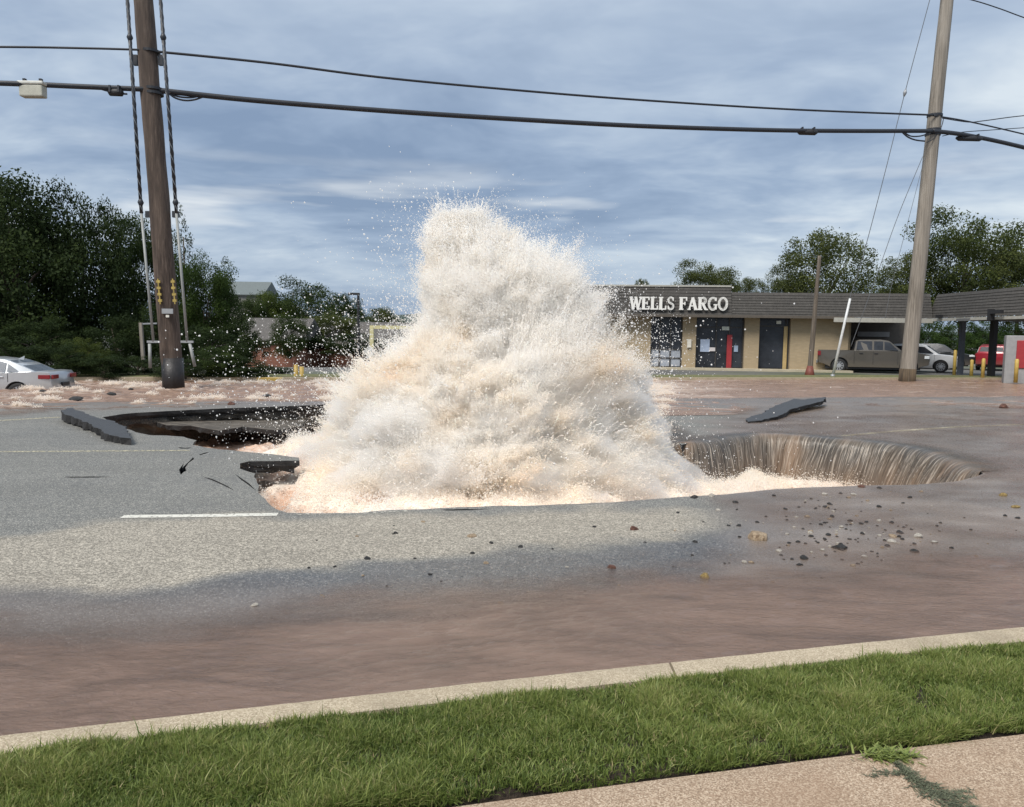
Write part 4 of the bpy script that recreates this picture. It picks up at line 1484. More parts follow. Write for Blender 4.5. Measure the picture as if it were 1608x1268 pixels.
BIG = [(1189, 846, 31, 'tan', 'large rounded tan stone, the biggest on the wet road', .95),
       (1106, 908, 21, 'yel', 'yellowish flat stone at the edge of the brown gutter water', .7),
       (1320, 862, 24, 'dark', 'largest black lump of asphalt, right of the big tan stone', .6),
       (1262, 878, 15, 'dark', 'black asphalt lump with a ragged top left of the largest black lump', .8),
       (1435, 867, 16, 'dark', 'black asphalt lump at the right end of the scattered stones', .7),
       (960, 892, 15, 'red', 'dark red-brown stone below the pale dry strip of road', .8),
       (996, 832, 14, 'red', 'brown broken stone standing on the dry chippings', .9),
       (741, 843, 14, 'tan', 'grey-brown stone alone on the dry chippings in mid road', .6),
       (577, 878, 11, 'dark', 'small black lump on the dry chippings left of centre', .9),
       (622, 838, 8, 'dark', 'tiny black lump alone near the front lip of the sinkhole', .9),
       (1090, 782, 12, 'dark', 'black stone sitting right on the front lip of the sinkhole', .7),
       (1118, 780, 13, 'pale', 'pale flat stone on the front lip beside a black one', .6),
       (1155, 790, 11, 'dark', 'dark stone just inside the front lip, right of the pale flat one', .7),
       (1127, 802, 8, 'pale', 'small white stone below the front lip of the sinkhole', .9),
       (1401, 852, 14, 'pale', 'cream stone among the scattered pieces at right', .6),
       (1402, 843, 14, 'tan', 'tan stone behind the cream one at right', .5),
       (1440, 843, 14, 'pale', 'cream wedge-shaped stone at right of the scattered pieces', .7),
       (1467, 852, 11, 'pale', 'pale flat chip rightmost of the cream stones', .5),
       (1577, 641, 17, 'red', 'red-brown lump standing in the shallow water at far right', .8),
       (1575, 779, 12, 'yel', 'brown stone on the wet road at the right edge of the photo', .8),
       (1594, 797, 15, 'yel', 'flat brown stone near the right edge of the photo, below another', .4),
       (892, 947, 15, 'pale', 'pale stone washed over by the gutter water in mid road', .4),
       (786, 949, 13, 'tan', 'tan stone in shallow water left of two pale ones', .4),
       (1010, 934, 14, 'tan', 'brown stone breaking the surface of the gutter water', .4),
       (399, 951, 12, 'pale', 'pale stone on the damp road at left of centre', .5),
       (472, 988, 9, 'dark', 'dark stone making a small wake in the gutter water', .6),
       (363, 636, 12, 'red', 'red-brown lump on the far edge of the sinkhole', .9),
       (1353, 765, 12, 'red', 'dark red-brown stone on the front lip below the waterfall', .6),
       (1381, 767, 10, 'dark', 'black stone on the front lip right of a red-brown one', .6),
       (1474, 881, 13, 'dark', 'flat dark piece low at the right end of the scattered stones', .3),
       (1180, 884, 9, 'tan', 'small brown stone below the large tan stone', .7),
       (1254, 888, 9, 'dark', 'small black crumb just below the ragged asphalt lump', .6)]
for i, (a, b, w_, k_, lab, asp) in enumerate(BIG):
    stone(a, b, w_, k_, lab, 'loose stones thrown on to the road', i, asp=asp)
rr = random.Random(44)
def zone(a, b):
    if a < 1050: return 'on the pale dry chippings' if b < 880 else 'on the damp strip below the dry chippings'
    side = 'left of the big tan stone' if a < 1175 else ('right of the big tan stone' if a < 1320 else ('towards the right edge' if a > 1430 else 'around the largest black lump'))
    depth_ = 'by the front lip' if b < 806 else ('mid scatter' if b < 846 else 'by the brown water')
    return side + ', ' + depth_


SM = {'dark': 'tiny black crumb of asphalt ', 'pale': 'tiny pale chip ', 'tan': 'tiny brown pebble '}
for i in range(230):
    k_ = rr.choice(['dark', 'dark', 'dark', 'pale', 'tan'])
    if i < 165:
        a, b = rr.gauss(1330, 85), rr.gauss(828, 32)
    elif i < 200:
        a, b = rr.uniform(1050, 1600), rr.uniform(772, 900)
    else:
        a, b = rr.uniform(480, 1050), rr.uniform(815, 950)
    if b < 772 or a > 1600: continue
    stone(a, b, rr.choice([3, 4, 5, 6, 7, 9]), k_, SM[k_] + zone(a, b), 'tiny ' + k_ + ' crumbs on the road', i, asp=.7)
for (a, b, w_, lab_) in [(66, 615, 12, 'dark clod in the rapids just in front of the silver car'), (120, 627, 20, 'largest dark clod in the rapids, between the silver car and the sinkhole'), (175, 620, 16, 'dark clod in the rapids left of the brown pole'),
                         (205, 612, 12, 'dark clod in the rapids closest to the foot of the brown pole'), (35, 638, 9, 'smallest dark clod, at the near edge of the rapids'), (420, 622, 14, 'dark clod in the rapids right of the brown pole, beside the spray')]:
    stone(a, b, w_, 'dark', lab_, 'clods in the rapids', int(a), z=-0.03, asp=.4)


# ------------------------------------------------------------------ poles
def pole(name, base_px, top_px, Y, r0, r1, mat, label, part='post', ext=1.06):
    b = P(*base_px, Y); t = P(*top_px, Y)
    d = (t - b); top = b + d * ext; bot = b - d.normalized() * 0.6
    root = empty(name, tuple(b)); tag(root, label, 'pole')
    mb = MB(); n = 26
    pts = [bot.lerp(top, k / 40) - b for k in range(41)]
    rad = [r0 + (r1 - r0) * k / 40 for k in range(41)]
    mb.tube(pts, rad, n)
    # uneven round: push vertices a little
    for i, v in enumerate(mb.v):
        vv = Vector(v); q = mnoise.noise(Vector((vv.x * 6 + i % n, vv.y * 6, vv.z * 0.7))) * r0 * 0.06
        mb.v[i] = tuple(vv + Vector((q, q, 0)))
    mb.build(part, mat, root, smooth=True)
    return root, b, t


plab = 'thick dark brown wooden utility pole standing in the rapids at left'
pl, plb, plt = pole('utility_pole', (273, 610), (225, 0), 26.0, 0.335, 0.285, M['pole_dark'], plab)


def on(px_, py_, Y=26.0, dY=-0.40):
    return P(px_, py_, Y + dY)


# fittings on the left pole
L0 = plb
wrap = []
for yy, r in ((82, .31), (141, .315), (148, .315)):
    c0 = on(225 + 48 * yy / 600 + 4, yy, dY=0) - L0
    MB().tube([c0 + Vector((0, 0, -.04)), c0 + Vector((0, 0, .04))], r, 24).build('clamp_band', M['cable'], pl)
for sx in (-1, 1):
    a = on(238 + 20 * sx - 5, 95, dY=0) - L0
    MB().box(a.x - .07, a.x + .07, a.y - .06, a.y + .06, a.z - .16, a.z + .16).build('cable_bracket', M['cable'], pl)
    a = on(255 + 21 * sx, 337, dY=0) - L0
    MB().box(a.x - .10, a.x + .10, a.y - .06, a.y + .06, a.z - .10, a.z + .10).build('cable_bracket', M['cable'], pl)
for (x_, y0, y1) in ((250, 438, 478), (273, 438, 478)):
    a, b = on(x_ - 2, y0) - L0, on(x_ + 2, y1) - L0
    mb = MB(); mb.beam(a, b, .05, .03)
    for k in range(4):
        q = a.lerp(b, (k + .5) / 4); mb.box(q.x - .06, q.x + .06, q.y - .03, q.y + .03, q.z - .03, q.z + .05)
    mb.build('warning_strip', simple('faded_yellow', (0.36, 0.27, 0.07), .6, var=.4), pl)
a = on(263, 489) - L0
MB().box(a.x - .18, a.x + .18, a.y - .02, a.y + .02, a.z - .08, a.z + .08).build('metal_tag', M['galv'], pl)
MB().box(a.x - .05, a.x + .05, a.y - .02, a.y + .02, a.z - .2, a.z - .12).build('metal_tag', M['paint_w'], pl)
# dark wet foot of the pole
MB().tube([Vector((0, 0, -.3)), Vector((-.03, 0, 1.0))], [.35, .345], 26).build('wet_foot', simple('wet_wood', (0.02, 0.018, 0.018), 0.5, var=0.4, scale=9, bump=0.5, bscale=20), pl, smooth=True)

# the two down-guys beside the pole
for k, (p0, p1, p2, p3, lab) in enumerate((((200, 0), (222, 335), (241, 537), (236, 578), 'thick guy cable running down close to the left side of the brown pole'),
                                         ((252, 0), (277, 335), (294, 537), (306, 576), 'thick guy cable running down close to the right side of the brown pole'))):
    Yg = 25.4
    root = empty('guy_cable', tuple(P(*p2, Yg))); tag(root, lab, 'guy cable', 'guy cables of the brown pole')
    L = P(*p2, Yg)
    q0, q1, q2, q3 = (P(*p, Yg) - L for p in (p0, p1, p2, p3))
    top = q1 + (q0 - q1) * 1.1
    MB().tube([top, q1], .055, 8).build('cable', M['cable'], root, smooth=True)
    tw = MB()
    for h in range(2):
        pts = []
        for i in range(161):
            u = i / 160; c0 = top.lerp(q1, u); a = u * 60 + h * math.pi
            pts.append(c0 + Vector((math.cos(a) * .045, math.sin(a) * .045, 0)))
        tw.tube(pts, .017, 5)
    tw.build('strand', M['wire_grey'], root, smooth=True)
    MB().tube([q1, q2], .042, 10).build('guard_tube', M['pvc'], root, smooth=True)
    sx = -1 if k == 0 else 1
    MB().beam(q2 + Vector((-.2, 0, 0)), q2 + Vector((.2, 0, 0)), .07, .07).build('bracket', M['galv'], root)
    MB().tube([P(p3[0] - (1 if k == 0 else 8), 540, Yg) - L, q3], .05, 10).build('lower_tube', M['pvc'], root, smooth=True)
    for yy in (58, 318):
        u = yy / 335
        q = q0.lerp(q1, u)
        MB().tube([q + Vector((0, 0, -.14)), q + Vector((0, 0, 0)), q + Vector((0, 0, .14))], [.04, .10, .04], 8).build('clamp', M['cable'], root, smooth=True)

pr, prb, prt = pole('utility_pole', (1424, 598), (1487, 0), 36.5, 0.355, 0.265, M['pole_light'], 'tall weathered grey wooden utility pole leaning right beside the bank drive-through')
# bleached brown scar and dark foot on the right pole
MB().tube([Vector((0, 0, -.4)), Vector((.02, 0, 0.55))], [.375, .362], 26).build('wet_foot', mat_bark('damp_pole_foot', (0.05, 0.035, 0.022), (0.13, 0.09, 0.05), 20, 0.6), pr, smooth=True)
sc = MB()
pp = [P(1417, 560, 36.1) - prb, P(1421, 505, 36.12) - prb]
sc.add([pp[0] + Vector((-.16, 0, 0)), pp[0] + Vector((.12, 0, -.0)), pp[1] + Vector((.10, 0, 0)), pp[1] + Vector((-.02, 0, .1))], [(0, 1, 2, 3)])
for yy in (182, 205, 212):
    c0 = P(1487 - 63 * yy / 598, yy, 36.5) - prb
    MB().tube([c0 + Vector((0, 0, -.05)), c0 + Vector((0, 0, .05))], .33, 22).build('clamp_band', M['cable'], pr)

sp_root, spb, spt = pole('wooden_post', (1271, 592), (1287, 402), 39.5, 0.14, 0.085, mat_bark('brown_post_wood', (0.10, 0.08, 0.06), (0.19, 0.16, 0.13), 20, 0.6), 'slim grey wooden service pole in front of the bank wall', ext=1.0)
MB().tube([Vector((0, 0, -.15)), Vector((0.01, 0, .55))], [.30, .14], 14).build('foot_guard', simple('faded_red_plastic', (0.16, 0.045, 0.03), 0.6), sp_root, smooth=True)


# ------------------------------------------------------------------ wires
def depth(px_):
    a, b = 1 / 25.9, 1 / 36.2
    return 1 / max(a + (px_ - 240) / 1230 * (b - a), 0.02)


def wire(name, pxs, r, mat, label, group=None, Yf=depth, cat='cable', sub=14):
    pts = [P(a, b, Yf(a)) for a, b in pxs]
    # catmull-rom
    out_ = []
    n = len(pts)
    for i in range(n - 1):
        p0, p1, p2, p3 = pts[max(i - 1, 0)], pts[i], pts[i + 1], pts[min(i + 2, n - 1)]
        for k in range(sub):
            t = k / sub
            out_.append(0.5 * ((2 * p1) + (p2 - p0) * t + (2 * p0 - 5 * p1 + 4 * p2 - p3) * t * t + (3 * p1 - p0 - 3 * p2 + p3) * t ** 3))
    out_.append(pts[-1])
    root_o = MB().tube(out_, r, 8).build(name, mat, None, smooth=True)
    tag(root_o, label, cat, group)
    return root_o


wire('overhead_wire', [(-300, 74), (0, 74), (150, 76.5), (232, 79)], .035, M['cable'], 'thin upper overhead wire left of the brown pole', 'overhead wires')
wire('overhead_wire', [(232, 80), (420, 99), (600, 122), (800, 141), (1000, 157), (1240, 172), (1466, 181)], .042, M['cable'], 'thin upper overhead wire spanning between the two big poles', 'overhead wires')
wire('overhead_wire', [(1466, 182), (1520, 191), (1608, 211), (1750, 245)], .035, M['cable'], 'thin upper overhead wire right of the grey pole', 'overhead wires')
wire('overhead_cable', [(-300, 123), (0, 131), (120, 136), (237, 141)], .082, M['cable'], 'thick overhead cable bundle left of the brown pole', 'overhead cable bundles')
wire('overhead_cable', [(237, 141), (400, 158), (600, 174), (800, 187), (1000, 198), (1200, 204.5), (1330, 206), (1464, 206)], .090, M['cable'], 'thick overhead cable bundle spanning between the two big poles', 'overhead cable bundles')
wire('overhead_cable', [(1464, 206), (1520, 213), (1608, 232), (1750, 270)], .10, M['cable'], 'thick overhead cable bundle right of the grey pole', 'overhead cable bundles')
wire('drop_wire', [(1480, 186), (1520, 192), (1545, 190), (1608, 182), (1700, 176)], .022, M['cable'], 'thin drop wire rising to the right edge from the grey pole', 'drop wires')
wire('drop_wire', [(1480, 214), (1510, 208), (1550, 205), (1608, 201), (1700, 196)], .018, M['cable'], 'thin drop wire running level to the right edge from the grey pole', 'drop wires')
wire('drop_wire', [(1440, -20), (1525, 0), (1570, 14), (1608, 28), (1700, 60)], .025, M['cable'], 'thin wire crossing the top right corner of the sky', 'drop wires')
# loops and splice fittings
wire('cable_loop', [(158, 140), (172, 144), (185, 147), (200, 148)], .03, M['cable'], 'short cable loop hanging left of the brown pole', 'cable loops')
wire('cable_loop', [(264, 146), (275, 154), (290, 158), (305, 157), (320, 152), (328, 150)], .03, M['cable'], 'drooping cable loop hanging right of the brown pole', 'cable loops')
wire('cable_loop', [(262, 145), (280, 152), (300, 153.5), (316, 150)], .03, M['cable'], 'shallow cable loop hanging right of the brown pole', 'cable loops')
wire('cable_loop', [(1415, 206), (1425, 215), (1437, 220), (1452, 222)], .035, M['cable'], 'lower cable loop hanging left of the grey pole', 'cable loops')
wire('cable_loop', [(1418, 207), (1430, 214), (1445, 214), (1458, 210)], .03, M['cable'], 'upper cable loop hanging left of the grey pole', 'cable loops')
wire('cable_loop', [(1482, 184), (1478, 200), (1466, 218), (1455, 224)], .02, M['cable'], 'thin jumper loop crossing the grey pole', 'cable loops')
for px_, py_, L_, lab in ((1268, 207, 30, 'black splice case clamped under the cable bundle left of the grey pole'), (1522, 217, 40, 'black splice case hanging in the cable bundle right of the grey pole'),
                          (182, 144, 22, 'small black splice case beside the brown pole')):
    Yd = depth(px_); c0 = P(px_, py_, Yd); h = L_ / 2 * Yd / F_PX
    root = empty('splice_case', tuple(c0)); tag(root, lab, 'splice case', 'cable splice cases')
    MB().tube([(-h, 0, 0), (-h * .8, 0, -.02), (h * .8, 0, -.03), (h, 0, -.02)], [.06, .12, .12, .06], 10).build('case', M['black'], root, smooth=True)
    for s in (-.6, .6):
        MB().box(h * s - .03, h * s + .03, -.14, .14, -.05, .16).build('strap', M['cable'], root)
c0 = P(52, 142, depth(52))
root = empty('terminal_box', tuple(c0)); tag(root, 'beige cable terminal box hanging from the thick cable at the left edge', 'terminal box')
MB().prism([(-.36, -.15), (.36, -.15), (.36, .15), (-.36, .15)], -.22, .14).build('case', simple('beige_plastic', (0.42, 0.41, 0.34), 0.5), root, bevel=.04)
MB().box(-.40, .40, -.18, .18, .14, .24).build('lid', simple('pale_plastic', (0.55, 0.55, 0.50), 0.5), root, bevel=.03)
for s in (-.25, .25): MB().box(s - .04, s + .04, -.05, .05, .24, .34).build('hanger', M['cable'], root)

YG = lambda px_: 35.5 + (1470 - px_) * 0.018
wire('guy_wire', [(1466, -25), (1460, 0), (1421, 146), (1390, 270), (1358, 392), (1334, 470)], .016, M['wire_grey'], 'thin guy wire running from the top of the picture to the grey guard rod', 'guy wires of the grey pole', YG, 'guy wire')
wire('guy_wire', [(1449, 246), (1410, 340), (1377, 432), (1336, 545)], .014, M['wire_grey'], 'thin guy wire fanning down left from the cable clamp of the grey pole', 'guy wires of the grey pole', YG, 'guy wire')
wire('guy_wire', [(1452, 248), (1428, 340), (1402, 440), (1390, 500)], .010, M['wire_grey'], 'faintest guy wire closest to the grey pole', 'guy wires of the grey pole', YG, 'guy wire')
q = P(1421, 146, YG(1421))
tag(MB().tube([q + Vector((.03, 0, .16)), q + Vector((0, 0, .0)), q + Vector((-.03, 0, -.16))], [.03, .085, .03], 10).build('strain_insulator', M['galv'], None, smooth=True), 'small grey strain insulator on the long guy wire', 'insulator')
a, b = P(1335, 469, YG(1335)), P(1307, 592, YG(1307))
root = empty('guy_guard', tuple(b)); tag(root, 'slanting white guard rod over the lower end of the guy wire', 'guard rod')
MB().tube([a - b, (a - b) * .5, Vector((0, 0, -.1))], [.055, .06, .07], 10).build('tube', simple('white_tube', (0.62, 0.63, 0.62), 0.4), root, smooth=True)
MB().tube([Vector((0, 0, -.1)), Vector((0.02, 0, .12))], .10, 10).build('anchor_cap', M['galv'], root, smooth=True)


# ------------------------------------------------------------------ trees
def crown_mesh(seed, kind='round', leaves=34000, clumps=150, leaf=0.045):
    r = np.random.default_rng(seed)
    # unit crown: radius about 1, centred at origin
    cen, cr = [], []
    while len(cen) < clumps:
        p = r.uniform(-1, 1, 3)
        d = np.linalg.norm(p)
        if kind == 'cone':
            h = (p[2] + 1) / 2
            if math.hypot(p[0], p[1]) > (1 - h) * 0.95 + 0.04: continue
            cen.append(p); cr.append(0.10 + 0.10 * (1 - h)); continue
        if d > 0.92 or (d < 0.45 and r.random() < .6): continue
        if kind == 'bush' and p[2] < -0.5: continue
        lump = 0.80 + 0.28 * float(fbm(np.array([p[0] * 1.6]), np.array([p[1] * 1.6]), np.array([p[2] * 1.6]), 2, seed)[0])
        cen.append(p * lump); cr.append(r.uniform(0.10, 0.23))
    cen, cr = np.array(cen), np.array(cr)
    idx = r.choice(len(cen), leaves, p=cr ** 2 / (cr ** 2).sum())
    d = r.normal(0, 1, (leaves, 3)); d /= np.linalg.norm(d, axis=1)[:, None]
    rad = cr[idx] * (r.random(leaves) ** 0.32) * (1 + 0.10 * r.normal(0, 1, leaves))
    p = cen[idx] + d * rad[:, None] * np.array([1, 1, 0.75])
    # leaf quads
    nrm = d * 0.5 + r.normal(0, 0.7, (leaves, 3)) + np.array([0, 0, 0.35]); nrm /= np.linalg.norm(nrm, axis=1)[:, None]
    t = np.cross(nrm, r.normal(0, 1, (leaves, 3))); t /= np.linalg.norm(t, axis=1)[:, None]
    bt = np.cross(nrm, t)
    s = leaf * r.uniform(0.6, 1.3, leaves)[:, None]
    q_ = np.quantile(np.abs(p[:, :2]), 0.99); p[:, :2] /= q_
    lo_, hi_ = np.quantile(p[:, 2], [0.004, 0.998]); p[:, 2] = (p[:, 2] - lo_) / (hi_ - lo_) * 2 - 1
    V = np.stack([p - t * s * .5, p + bt * s * .28, p + t * s * .5, p - bt * s * .28], 1).reshape(-1, 3)
    Fa = np.arange(leaves * 4).reshape(-1, 4)
    me = np_mesh('crown', V, Fa, False)
    cl = r.uniform(0, 1, len(cen))
    col = np.clip(0.42 + 0.62 * (cl[idx] - 0.5) + 0.14 * r.normal(0, 1, leaves), 0, 1)
    set_attr(me, 'leafcol', np.repeat(col, 4))
    me.materials.append(M['leaf'])
    return me, cen


CR = {'round': [crown_mesh(s) for s in (1, 2, 3, 4)], 'cone': [crown_mesh(9, 'cone', 20000, 150, 0.04), crown_mesh(10, 'cone', 20000, 150, 0.04)],
      'bush': [crown_mesh(s, 'bush', 18000, 80, 0.055) for s in (21, 22)], 'sparse': [crown_mesh(31, leaves=26000, clumps=120, leaf=0.045), crown_mesh(32, leaves=26000, clumps=130, leaf=0.045)]}
_tc = [0]


def tree(cx, top, Y, hw, kind='round', col=(0.03, 0.05, 0.018), label='', cat='tree', bottom=None, name=None, group='trees behind the road', v=None):
    """cx, top, hw in photograph pixels at distance Y"""
    pt = P(cx, top, Y); base = Vector((pt.x, Y, 0.0))
    R_ = hw * Y / F_PX
    zb = 0.6 if bottom is None else max(0.0, P(cx, bottom, Y).z)
    H = pt.z
    i = _tc[0] if v is None else v; _tc[0] += 1
    me, cen = CR[kind][i % len(CR[kind])]
    name = name or {'cone': 'conifer', 'bush': 'shrub'}.get(kind, 'broadleaf_tree')
    root = empty(name, tuple(base)); tag(root, label, cat, group)
    hz_ = (H - zb) / 2
    c = bpy.data.objects.new('crown', me); COL.objects.link(c); c.parent = root
    c.scale = (R_, R_, hz_ * 1.03); c.location = (0, 0, zb + hz_); c.rotation_euler = (0, 0, i * 2.1)
    c.color = (*col, 1)
    # trunk and limbs
    mb = MB(); rt = max(0.08, R_ * 0.055)
    zt = zb + hz_ * (1.0 if kind != 'cone' else 1.7)
    mb.tube([(0, 0, -.2), (rt * .3, 0, zb * .5 + .2), (0, rt * .4, zb + hz_ * .4), (rt * .2, 0, zt)], [rt * 1.25, rt, rt * .75, rt * .3], 9)
    for k in range(0, min(len(cen), 60), 8 if kind != 'bush' else 12):
        q = Vector((cen[k][0] * R_, cen[k][1] * R_, zb + hz_ + cen[k][2] * hz_))
        rz_ = Matrix.Rotation(i * 2.1, 3, 'Z'); q = rz_ @ q
        s0 = Vector((0, 0, max(0.1, min(q.z - .3 * R_, zb + hz_ * .6))))
        mb.tube([s0, s0.lerp(q, .5) + Vector((0, 0, .08 * R_)), q], [rt * .45, rt * .3, rt * .08], 6)
    mb.build('trunk', M['bark'], root, smooth=True)
    return root


DK, MD, LT, OL = (0.032, 0.050, 0.018), (0.046, 0.070, 0.022), (0.080, 0.110, 0.028), (0.085, 0.102, 0.036)
G1 = 'trees behind the left rapids'
tree(20, 283, 42, 118, 'round', DK, 'tall dark broad tree at the left edge behind the silver car', group=G1, bottom=560, v=0)
tree(125, 300, 44, 78, 'round', DK, 'tall dark tree left of the brown pole, second from the left edge', group=G1, bottom=560, v=1)
tree(-60, 300, 46, 110, 'round', DK, 'dark tree cut by the left edge of the photo', group=G1, bottom=560, v=2)
tree(218, 343, 47, 58, 'round', (0.040, 0.065, 0.020), 'paler tree directly behind the brown pole', group=G1, bottom=560, v=3)
tree(287, 338, 50, 46, 'cone', DK, 'tall dark conifer just right of the brown pole', group=G1, bottom=580, v=0)
tree(318, 405, 45, 50, 'round', (0.042, 0.070, 0.018), 'yellow-green tree right of the brown pole in front of conifers', group=G1, bottom=570, v=2)
tree(350, 412, 52, 45, 'cone', DK, 'shorter dark conifer at the right end of the left tree row', group=G1, bottom=590, v=1)
for k, (cx, tp, Y, hw, c, lab) in enumerate([(60, 500, 38.5, 75, DK, 'dark shrub mass behind the roof of the silver car'), (-20, 480, 40, 80, DK, 'dark shrub mass cut by the left edge behind the silver car'), (128, 532, 31, 38, (0.065, 0.085, 0.022), 'yellow-green shrub right behind the silver car boot'), (180, 500, 40, 60, DK, 'dark shrub between the wooden stakes and the trees'),
                                             (250, 480, 41, 60, DK, 'dark shrub behind the foot of the brown pole'), (320, 515, 39, 62, DK, 'wide dark shrub right of the brown pole'), (378, 500, 44, 42, DK, 'dark shrub beside the brick house'), (345, 545, 31, 45, MD, 'low green shrub right of the brown pole near the water'), (215, 560, 31, 45, DK, 'low dark shrub behind the wooden stakes'),
                                             (290, 565, 30, 44, DK, 'low dark shrub at the foot of the brown pole'), (160, 556, 29.8, 50, DK, 'low dark shrub just behind the wooden stakes'), (370, 560, 31, 48, DK, 'low dark shrub at the right end of the bank below the brick house'), (90, 540, 29.6, 55, DK, 'dark shrub behind the boot of the silver car'), (20, 530, 29.5, 60, DK, 'dark shrub hidden behind the windows of the silver car'), (425, 576, 33.5, 36, DK, 'low dark shrub beside the yellow parking block')]):
    tree(cx, tp, Y, hw, 'bush', c, lab, 'shrub', bottom=610, group='shrubs behind the left rapids', v=k)
G2 = 'trees in the middle distance left of the spout'
tree(472, 440, 78, 62, 'round', MD, 'broad green tree left of the dark lamp post', group=G2, bottom=545, v=1)
tree(418, 462, 74, 34, 'round', LT, 'bright green small tree between the far roof and the brick house', group=G2, bottom=540, v=0)
tree(543, 463, 80, 30, 'round', MD, 'pointed dark green tree just left of the dark lamp post', group=G2, bottom=560, v=3)
tree(520, 492, 70, 45, 'round', OL, 'olive tree in front of the broad green tree', group=G2, bottom=570, v=2)
tree(600, 485, 85, 40, 'round', OL, 'olive tree behind the yellow height bar', group=G2, bottom=570, v=0)
tree(396, 466, 72, 26, 'round', MD, 'small green tree hiding the wall of the distant slate-roofed house', group=G2, bottom=540, v=2)
tree(455, 496, 60, 30, 'round', MD, 'green tree overlapping the right end of the brick house roof', group=G2, bottom=575, v=3)
tree(470, 505, 66, 50, 'bush', DK, 'dark hedge-like shrub right of the brick house', 'shrub', group=G2, bottom=575, v=0)
tree(560, 525, 66, 55, 'bush', DK, 'dark hedge-like shrub left of the yellow height bar', 'shrub', group=G2, bottom=585, v=1)
tree(640, 520, 70, 50, 'bush', DK, 'dark shrub partly hidden by the spray', 'shrub', group=G2, bottom=585, v=0)
G3 = 'trees behind the bank'
tree(1108, 411, 78, 50, 'sparse', OL, 'round tree above the right end of the bank sign', group=G3, bottom=500, v=0)
tree(1178, 438, 82, 30, 'sparse', OL, 'low tree right of the one above the bank sign', group=G3, bottom=500, v=1)
tree(1008, 439, 95, 13, 'sparse', OL, 'tiny treetop showing above the left end of the bank roof', group=G3, bottom=480, v=1)
tree(1298, 368, 76, 72, 'sparse', OL, 'tall tree above the roof behind the slim service pole', group=G3, bottom=530, v=1)
tree(1236, 420, 80, 32, 'sparse', OL, 'smaller tree left of the tall one behind the slim service pole', group=G3, bottom=530, v=0)
tree(1440, 400, 82, 58, 'sparse', OL, 'tree behind the weathered grey pole', group=G3, bottom=520, v=1)
tree(1520, 333, 78, 84, 'sparse', (0.075, 0.095, 0.032), 'tallest tree at right above the drive-through roof', group=G3, bottom=520, v=0)
tree(1605, 395, 74, 62, 'sparse', OL, 'dense tree cut by the right edge of the photo', group=G3, bottom=520, v=1)
tree(1400, 440, 86, 30, 'sparse', OL, 'low treetop just left of the weathered grey pole', group=G3, bottom=520, v=0)
for k, (cx, hw) in enumerate([(1452, 34), (1495, 38), (1540, 34), (1585, 40), (1630, 40)]):
    tree(cx, 503 + (k % 2) * 8, 70 + k, hw, 'bush', (0.045, 0.08, 0.022), ['sunlit green shrub seen under the canopy beside the grey pole', 'sunlit green shrub seen under the canopy above the white car', 'sunlit green shrub seen between the dark canopy posts', 'sunlit green shrub seen behind the red panel kiosk', 'green shrub at the right edge under the canopy'][k], 'shrub', bottom=565, group='shrubs seen under the canopy', v=k)

# far hills
xs = np.linspace(-420, 420, 90)
hh = 1.7 + 8 + 5 * fbm(xs * 0.012, 0 * xs, 0 * xs, 3, 301) + 9 * np.exp(-((xs + 75) / 60) ** 2)
V = np.concatenate([np.column_stack([xs, np.full(90, 520.), np.full(90, -3.)]), np.column_stack([xs, np.full(90, 560.), hh]), np.column_stack([xs, np.full(90, 700.), np.full(90, -3.)])])
me = np_mesh('hills', V, grid_faces(3, 90), True)
tag(link('hills', me, simple('distant_woodland', (0.045, 0.065, 0.055), 0.95, var=0.4, scale=0.3)), kind='structure')


# ------------------------------------------------------------------ the bank
bx0, bx1 = P(962, 588, 46.0), P(1452, 590, 44.2)
ang = math.atan2(bx1.y - bx0.y, bx1.x - bx0.x)
bank = empty('bank_building', (bx0.x, bx0.y, 0.0), ang)
tag(bank, 'low tan brick bank with dark shingled mansard roof and drive-through canopy', 'building')
Bm = Matrix.Translation((bx0.x, bx0.y, 0.0)) @ Matrix.Rotation(ang, 4, 'Z')
Bi = Bm.inverted()


def bl(px_, py_=560):
    """photograph column -> distance along the bank's front"""
    d = ray(px_, py_); n = Vector((-math.sin(ang), math.cos(ang), 0))
    t = (bx0 - Vector((0, 0, CAM_H))).dot(n) / d.dot(n)
    q = Vector((0, 0, CAM_H)) + d * t
    return (Bi @ q).x, q.z


def mat_brick(name, a, b, mortar, sc=1.0):
    m, nt, out = material(name)
    co = nt.n('ShaderNodeTexCoord').outputs['Object']
    sp_ = nt.n('ShaderNodeSeparateXYZ', i={0: co})
    cm = nt.n('ShaderNodeCombineXYZ', i={0: nt.math('ADD', sp_.outputs[0], sp_.outputs[1]), 1: sp_.outputs[2], 2: 0.0})
    br = nt.n('ShaderNodeTexBrick', i={'Vector': cm.outputs[0], 'Color1': (*a, 1), 'Color2': (*b, 1), 'Mortar': (*mortar, 1), 'Scale': 1.0 * sc, 'Brick Width': 0.24, 'Row Height': 0.085, 'Mortar Size': 0.008})
    nz = nt.noise(co, 1.2, 5, 0.6)
    c = nt.mix(nt.math('MULTIPLY', nz, 0.35), br.outputs[0], tuple(x * 0.7 for x in a))
    principled(nt, out, **{'Base Color': c, 'Roughness': 0.9, 'Normal': nt.bump(br.outputs[1], -0.3, 0.01)})
    return m


